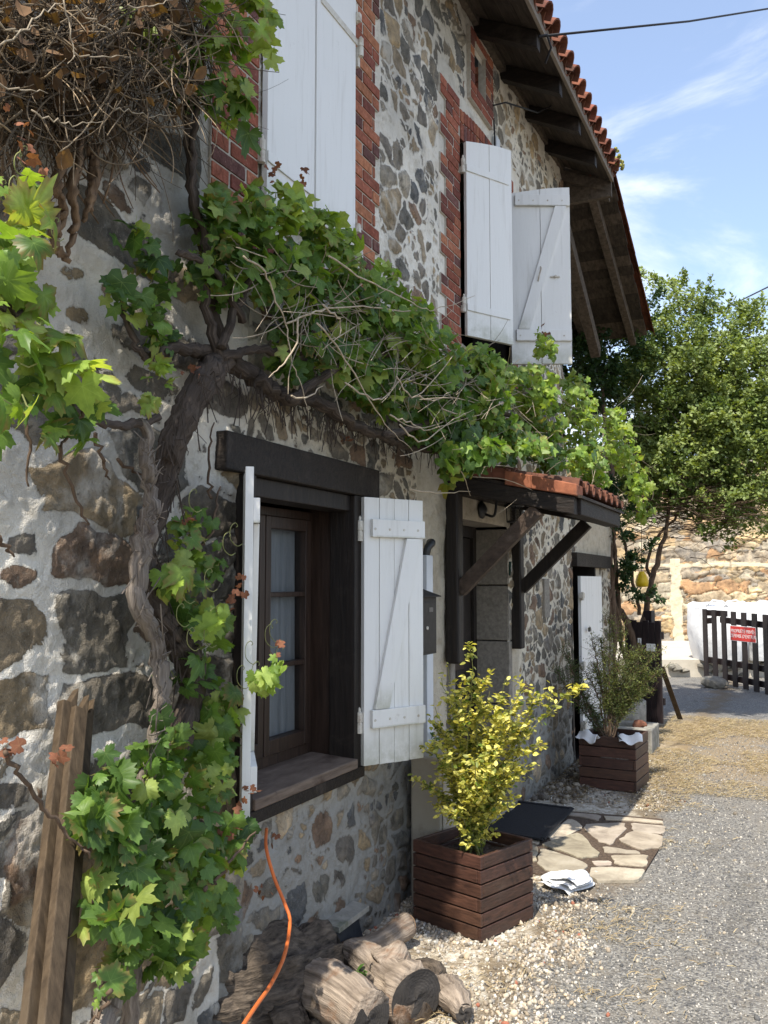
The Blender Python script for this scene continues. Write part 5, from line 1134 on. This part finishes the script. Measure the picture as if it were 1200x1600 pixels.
m.build('cage',M['black'],lt,True)
m=MB(); m.v+=[]; [m.add([(.235+.04*math.cos(a),5.6+.04*math.sin(a),2.05),(.235+.04*math.cos(a+.785),5.6+.04*math.sin(a+.785),2.05),(.235+.045*math.cos(a+.785),5.6+.045*math.sin(a+.785),2.14),(.235+.045*math.cos(a),5.6+.045*math.sin(a),2.14)],[(0,1,2,3)]) for a in np.arange(0,6.28,.785)]; m.build('glass',M['glass'],lt,True)
# overhead wire
p=atX(842,57,.5); q=atY(1235,8,9.0)
m=MB(); m.tube([p,(p+q)/2+V(0,0,-.03),q,q+(q-p)*3],.009,6); m.tube([p,p+V(.04,.05,.03),p+V(.05,.12,-.02),p+V(.0,.15,-.1)],.008,6); ow=m.build('overhead_wire',M['cable'],None,True); tag(ow,'black overhead wire leaving the eave tiles and crossing the sky','wire')
p=atY(1140,478,18.0); q=atY(1205,446,14.0)
m=MB(); m.tube([p-(q-p)*1.5,p,q,q+(q-p)*6],.012,6); tag(m.build('overhead_wire',M['cable'],None,True),'black overhead wire crossing low behind the tree at the right edge','wire')

# ---- doormat, paving, rags
m=MB(); m.poly([(-.02,5.66,.027),(.40,5.60,.027),(.39,6.43,.027),(-.02,6.46,.027)],(0,0,.014)); mt=m.build('doormat',M['rubber'],None,bevel=.004); tag(mt,'black rubber doormat lying on the paving before the entrance door','doormat')
m=MB(); 
for (a,b_) in (((-.02,5.66),(.40,5.60)),((.40,5.60),(.39,6.43)),((.39,6.43),(-.02,6.46))):
    m.bar(V(*a,.044),V(*b_,.044),unit(V(b_[1]-a[1],a[0]-b_[0],0))*.03,(0,0,.008))
m.build('rim',M['rubber'],mt)
FL=[[(850,1300),(893,1276),(912,1290),(880,1306),(862,1312)],[(845,1318),(860,1312),(905,1298),(940,1336),(905,1338),(868,1325)],[(915,1285),(975,1283),(978,1293),(955,1318),(935,1312),(912,1292)],[(985,1283),(1040,1288),(1038,1300),(990,1298)],[(966,1312),(985,1296),(1036,1303),(1032,1322),(1000,1326)],[(942,1320),(1000,1328),(1000,1331),(945,1330)],[(845,1322),(905,1342),(920,1350),(905,1368),(850,1358),(840,1345)],[(952,1334),(1012,1333),(1012,1352),(962,1348)],[(925,1352),(960,1352),(1010,1356),(998,1372),(935,1374),(918,1364)],[(925,1343),(955,1343),(957,1349),(930,1350)],[(800,1262),(870,1266),(940,1272),(935,1280),(895,1272),(835,1266),(800,1270)],[(945,1273),(1036,1281),(1036,1285),(980,1280),(945,1279)],[(828,1292),(848,1300),(840,1318),(815,1310)],[(815,1312),(842,1322),(838,1345),(812,1335)],[(790,1300),(826,1292),(812,1308),(785,1318)]]
m=MB(); r=random.Random(3)
for f in FL:
    pts=[atZ(x,y,.028) for x,y in f]; c=sum(pts)/len(pts)
    P_=[]; k=len(pts)
    for i in range(k):
        a,b_=pts[i],pts[(i+1)%k]
        for t in (0.12,.37,.63,.88): P_.append((a*(1-t)+b_*t-c)*.995+c+V(r.uniform(-.008,.008),r.uniform(-.008,.008),0))
    for p in P_: p[2]=.0
    q=r.uniform(.75,1.15); m.cc=(q,q*r.uniform(.95,1.0),q*r.uniform(.88,1.0)); ar=0
    m.poly(P_,(0,0,.022+r.uniform(-.003,.003)))
fp=m.build('paved_path',M['flag'],None,bevel=.005); fp['kind']='structure'
m=MB(); m.poly([tuple(atZ(x,y,.004)) for x,y in [(775,1260),(1036,1282),(1034,1322),(1004,1370),(905,1373),(780,1362)]],(0,0,.011)); jb=m.build('path_bed',M['soil'],None); jb['kind']='structure'
def folded(c,ang,label,w_,l_,seed,mat):
    ax=V(math.cos(ang),math.sin(ang),0); ay=V(-math.sin(ang),math.cos(ang),0); mb=MB(); r2=np.random.default_rng(seed); n=18
    for lay in range(3):
        vs=[];fs=[]; s_=1-.10*lay
        for i in range(n):
            for j in range(n):
                u=i/(n-1)-.5; v=j/(n-1)-.5; z=.03+lay*.016+.006*math.sin(u*4+lay*2+seed)+.005*math.cos(v*5+u*9+lay)+.01*max(0,.3-abs(u+v*.5))+r2.normal(0,.0008)-.10*max(0,abs(u)-.38)
                vs.append(np.array(c)+ax*u*w_*s_*(1+.25*math.sin(v*5+lay))+ay*v*l_*s_*(1+.35*u)+V(.02*lay,.012*lay,0)+V(0,0,max(z,.012)))
        for i in range(n-1):
            for j in range(n-1): fs.append((i*n+j,(i+1)*n+j,(i+1)*n+j+1,i*n+j+1))
        mb.add(vs,fs)
    o=mb.build('folded_sack',mat,None,True); md=o.modifiers.new('thick','SOLIDIFY'); md.thickness=.003; tag(o,label,'sack'); return o
folded(atZ(878,1386,0),R(-10),'grey and white folded plastic sack lying on the gravel right of the near planter',.24,.22,3,M['cloth'])

# ---- firewood
def log(label,p,q,rads,mat,capmat,seed,n=26,noise=.10,nub=None):
    p=np.asarray(p,float); q=np.asarray(q,float); r2=np.random.default_rng(seed)
    pts=[p+(q-p)*t+V(0,0,.012*math.sin(t*5+seed))+V(.008*math.sin(t*4+seed*2),0,0) for t in np.linspace(0,1,24)]
    m=MB(); m.tube(pts,rads,n,True,noise,seed)
    if nub is not None: m.tube(spline([np.asarray(k_,float) for k_ in nub[0]],6),nub[1],16,True,.10,seed)
    o=m.build('firewood_log',mat,None,True); tag(o,label,'log','firewood lying by the wall')
    ax=unit(q-p)
    c=MB(); ring=[]; u=unit(np.cross(ax,[.3,.2,.9])); v=np.cross(ax,u)
    ccs=[]
    for rr in np.linspace(0,1,11):
        for k in range(24): ccs.append((rr+seed,.3*math.cos(k*math.pi/12),.3*math.sin(k*math.pi/12)))
    for rr in np.linspace(0,1,11):
        for k in range(24): a=k*2*math.pi/24; ring.append(pts[-1]+ax*(.004+.003*math.sin(3*a+rr*5))+(u*math.cos(a)+v*math.sin(a))*rads[-1]*rr*(.97+.05*math.sin(2*a+seed)))
    fs=[(j*24+k,j*24+(k+1)%24,(j+1)*24+(k+1)%24,(j+1)*24+k) for j in range(10) for k in range(24)]
    c.add(ring,fs); c.c=ccs; c.build('cut_face',capmat,o,True)
    return o
A=lambda x,y,z: atZ(x,y,z)
log('big log in rough black bark lying closest to the vine','A' and A(300,1560,.13),A(515,1505,.13),[.20,.185,.17,.13],M['logbark'],M['enddark'],3,36,.16)
log('pale barkless log with a shadow-dark cut end, in front of the big bark log',A(478,1528,.12),A(573,1588,.115),[.098,.102,.100,.098],M['logpale'],M['enddark'],5,30,.09)
lf=log('pale twisted forked log between the near planter and the dark-ended log',A(545,1490,.11),A(652,1558,.10),[.055,.08,.10,.115],M['logpale'],M['enddark'],7,30,.14,nub=([A(600,1515,.13),A(618,1495,.17),A(622,1478,.19)],[.09,.06,.032]))
log('small round log with a tan cut end, against the wall side of the near planter',A(540,1492,.06),A(636,1450,.075),[.05,.052,.052,.056],M['logpale'],M['endpale'],9,20,.07)
log('split chunk of grey firewood at the right end of the wood pile',A(688,1535,.05),A(722,1580,.05),[.05,.06,.055,.035],M['logpale'],M['enddark'],11,9,.18)
log('short brown piece of firewood lying behind the twisted forked log',A(655,1515,.05),A(690,1525,.06),[.04,.045,.045,.035],M['logbark'],M['enddark'],12,9,.15)
log('dark split piece of firewood at the bottom edge below the big bark log',A(425,1600,.05),A(480,1580,.07),[.05,.06,.05],M['logbark'],M['enddark'],13,9,.2)
log('thin grey branch lying at the very bottom in front of the big bark log',A(270,1620,.06),A(335,1570,.05),[.03,.03,.025],M['deadbark'],M['enddark'],15,9,.2)
log('narrow grey split stick of firewood beneath the dark-ended log',A(470,1610,.03),A(520,1570,.05),[.02,.03,.02],M['deadbark'],M['enddark'],16,8,.2)

# ---- orange cable, leaning planks
m=MB(); m.tube(spline([V(.10,2.86,.74)]+[atX(x,y,X) for x,y,X in [(416,1325,.20),(428,1370,.24),(445,1412,.28),(453,1440,.32),(445,1490,.40),(425,1535,.48),(400,1572,.55),(378,1605,.60),(350,1650,.64)]],9),.0062,8); tag(m.build('extension_cable',M['orange'],None,True),'orange extension cable hanging from under the edge-on shutter down over the logs','cable')
for lab,(a,b_,wd),xx in (('weathered plank leaning on the wall, leftmost of the leaning bundle',((100,1100),(38,1640),.050),.10),('weathered plank leaning on the wall, middle of the leaning bundle',((118,1110),(66,1640),.046),.15),('weathered plank leaning on the wall, rightmost and lowest of the leaning bundle',((131,1118),(90,1640),.028),.11)):
    top_=atX(*a,xx*.5); bot=atX(*b_,xx+.20); d_=unit(bot-top_); bot=bot+d_*.25; nn_=unit(np.cross(d_,V(0,1,0)))
    wv=unit(np.cross(nn_,d_))*wd; m=MB(); m.poly([top_-wv/2,top_-wv/2+(bot-top_),top_+wv/2+(bot-top_),top_+wv/2-d_*(.05),top_-d_*.0],nn_*.026)
    tag(m.build('leaning_plank',M['rawwood'],None,bevel=.003),lab,'plank','planks leaning on the wall at the left')

# ============================================================ gravel, straw, weeds
def scatter_stones(name,pos,size,colr,mat,label_kind='stuff'):
    import bmesh
    bm=bmesh.new(); bmesh.ops.create_icosphere(bm,subdivisions=1,radius=1); base=np.array([v.co[:] for v in bm.verts]); tr=np.array([[v.index for v in f.verts] for f in bm.faces]); bm.free()
    n=len(pos); k=len(base)
    ang=rng.uniform(0,6.28,(n,3)); 
    def rot(a,ax):
        c,s_=np.cos(a),np.sin(a); z=np.zeros(n); o=np.ones(n)
        return {'x':np.stack([o,z,z,z,c,-s_,z,s_,c],-1),'y':np.stack([c,z,s_,z,o,z,-s_,z,c],-1),'z':np.stack([c,-s_,z,s_,c,z,z,z,o],-1)}[ax].reshape(n,3,3)
    Rm=rot(ang[:,0],'x')@rot(ang[:,1],'y')@rot(ang[:,2],'z')
    sc_=size[:,None,None]*np.stack([np.ones(n),rng.uniform(.6,1,n),rng.uniform(.45,.85,n)],-1)[:,None,:]
    loc=base[None]*(1+rng.uniform(-.28,.22,(n,k,1)))*sc_; P_=np.einsum('nij,nkj->nki',Rm,loc)+pos[:,None,:]
    me=fastmesh(name,P_.reshape(-1,3),(tr[None]+(np.arange(n)*k)[:,None,None]).reshape(-1,3)); pcol(me,'col',np.repeat(colr,k,0))
    o=link(name,me,mat); o['kind']='stuff'; return o
def nzz(x,y,s,seed): return fbm(x*s,y*s,seed,4)
n=52000; x=rng.uniform(-.02,1.55,n); y=2.6+(rng.uniform(0,1,n)**1.25)*6.6
bx=.86+(nzz(x,y,1.7,3)-.5)*.9
pr=sstep(.12,-.10,x-bx)*.97+.02
pr*=np.where((y>5.05)&(y<6.75)&(x<1.08),.03,1); pr*=1-.8*sstep(.50,.62,nzz(x,y,3.2,8)); 
k_=rng.uniform(0,1,n)<pr; x,y=x[k_],y[k_]; n=len(x)
sz=(.004+.010*rng.uniform(0,1,n)**1.6)*np.where(rng.uniform(0,1,n)<.04,1.7,1); cols=pick(rng.uniform(0,1,n),[(.50,.44,.34),(.44,.37,.28),(.62,.58,.50),(.38,.31,.23),(.26,.22,.17),(.52,.42,.30),(.40,.37,.33)])*rng.uniform(.6,1.2,(n,1))
redd=rng.uniform(0,1,n)<.012; cols[redd]=[.34,.13,.08]
back=sstep(6.5,7.2,y)[:,None]*.35; cols=cols*(1-back)  # pebbles past the paving coloured darker, as lying in shade
scatter_stones('white_gravel',np.stack([x,y,sz*.35],-1),sz,cols,M['pebble'])
n=30000; x=rng.uniform(.55,2.6,n); y=2.7+(rng.uniform(0,1,n)**1.5)*8
keep_=(x>.74+(nzz(x,y,1.7,3)-.5)*.9)&~((y>5.05)&(y<6.75)&(x<1.08)); x,y=x[keep_],y[keep_]; n=len(x)
sz=rng.uniform(.003,.0075,n)*np.where(rng.uniform(0,1,n)<.02,2,1); cols=pick(rng.uniform(0,1,n),[(.17,.165,.155),(.125,.122,.118),(.23,.22,.205),(.29,.275,.245),(.105,.104,.102),(.5,.46,.40)])*rng.uniform(.8,1.2,(n,1))
scatter_stones('grey_gravel',np.stack([x,y,sz*.2],-1),sz,cols,M['pebble'])
# larger stones along the wall foot by the paving
n=130; x=rng.uniform(.0,.35,n); y=rng.uniform(6.7,8.2,n); sz=rng.uniform(.012,.04,n)
scatter_stones('rubble',np.stack([x,y,sz*.4],-1),sz,pick(rng.uniform(0,1,n),[(.2,.17,.13),(.3,.26,.2),(.12,.1,.08)]),M['pebble'])
# straw and dry grass
def straw(name,x,y,L0,L1,colA,colB,up=.25):
    n=len(x); a=rng.uniform(0,6.28,n); L_=rng.uniform(L0,L1,n); wd=rng.uniform(.0008,.0020,n)
    d_=np.stack([np.cos(a),np.sin(a),rng.uniform(-.03,up,n)],-1); s_=np.stack([-np.sin(a),np.cos(a),np.zeros(n)],-1)
    p0=np.stack([x,y,rng.uniform(.006,.02,n)],-1); bend=s_*rng.normal(0,.25,(n,1)); 
    p1=p0+d_*(L_*.5)[:,None]+bend*(L_*.2)[:,None]+[0,0,.004]; p2=p0+d_*L_[:,None]+bend*(L_*.5)[:,None]
    w_=s_*wd[:,None]+np.array([0,0,1])*wd[:,None]*.5
    P_=np.stack([p0-w_,p0+w_,p1-w_,p1+w_,p2],1); tr=np.array([(0,1,3),(0,3,2),(2,3,4)])
    me=fastmesh(name,P_.reshape(-1,3),(tr[None]+(np.arange(n)*5)[:,None,None]).reshape(-1,3)); t=rng.uniform(0,1,(n,1)); pcol(me,'col',np.repeat(np.array(colA)*(1-t)+np.array(colB)*t,5,0)); pflt(me,'vein',np.zeros(n*5))
    o=link(name,me,M['dryleaf']); o['kind']='stuff'; return o
n=26000; x=rng.uniform(.45,2.2,n); y=rng.uniform(7.4,11.6,n); k_=nzz(x,y,1.6,21)>.44; x,y=x[k_],y[k_]
n2=9000; x2=rng.normal(.98,.18,n2); y2=rng.uniform(3.2,8,n2); k_=(nzz(x2,y2,3.0,22)>.55)&~((y2>5.05)&(y2<6.7)&(x2<1.05)); x2,y2=x2[k_],y2[k_]
n3=1500; x3=rng.uniform(.3,.9,n3); y3=rng.uniform(3.0,4.2,n3); k_=nzz(x3,y3,5,23)>.58; x3,y3=x3[k_],y3[k_]
k2=rng.uniform(0,1,len(x2))<.6; x2,y2=x2[k2],y2[k2]
straw('dry_grass',np.concatenate([x,x2,x3]),np.concatenate([y,y2,y3]),.015,.07,(.24,.175,.10),(.46,.38,.25))
n=1800; straw('wall_foot_litter',rng.uniform(-.02,.35,n),rng.uniform(6.8,8.4,n),.02,.08,(.10,.07,.04),(.26,.19,.10))
# little weeds
for lab,(px_,py_) in (('small green weed sprouting between the pale logs',(565,1535)),('small green weed at the bottom beside the dark-ended log',(612,1580)),('small green weed at the wall foot beside the dark vent cover',(556,1425)),('small green weed in the shade under the big bark log',(396,1560))):
    c=atZ(px_,py_,.10 if py_<1540 and px_==565 else .0); rt_=empty('weed',tuple(c),lab,'weed','weeds around the firewood')
    k=26; C_=np.repeat(c[None],k,0)+rng.normal(0,.012,(k,3))*[1,1,.5]+[0,0,.02]; 
    leaf_mesh('leaf',C_,rng.normal(0,.6,(k,3))+[0,0,1],rng.normal(0,1,(k,3))+[0,0,.4],rng.uniform(.02,.045,k),np.array([.09,.20,.04])*rng.uniform(.7,1.4,(k,1)),M['smallleaf'],rt_,OVf,np.zeros(9),OVfT)
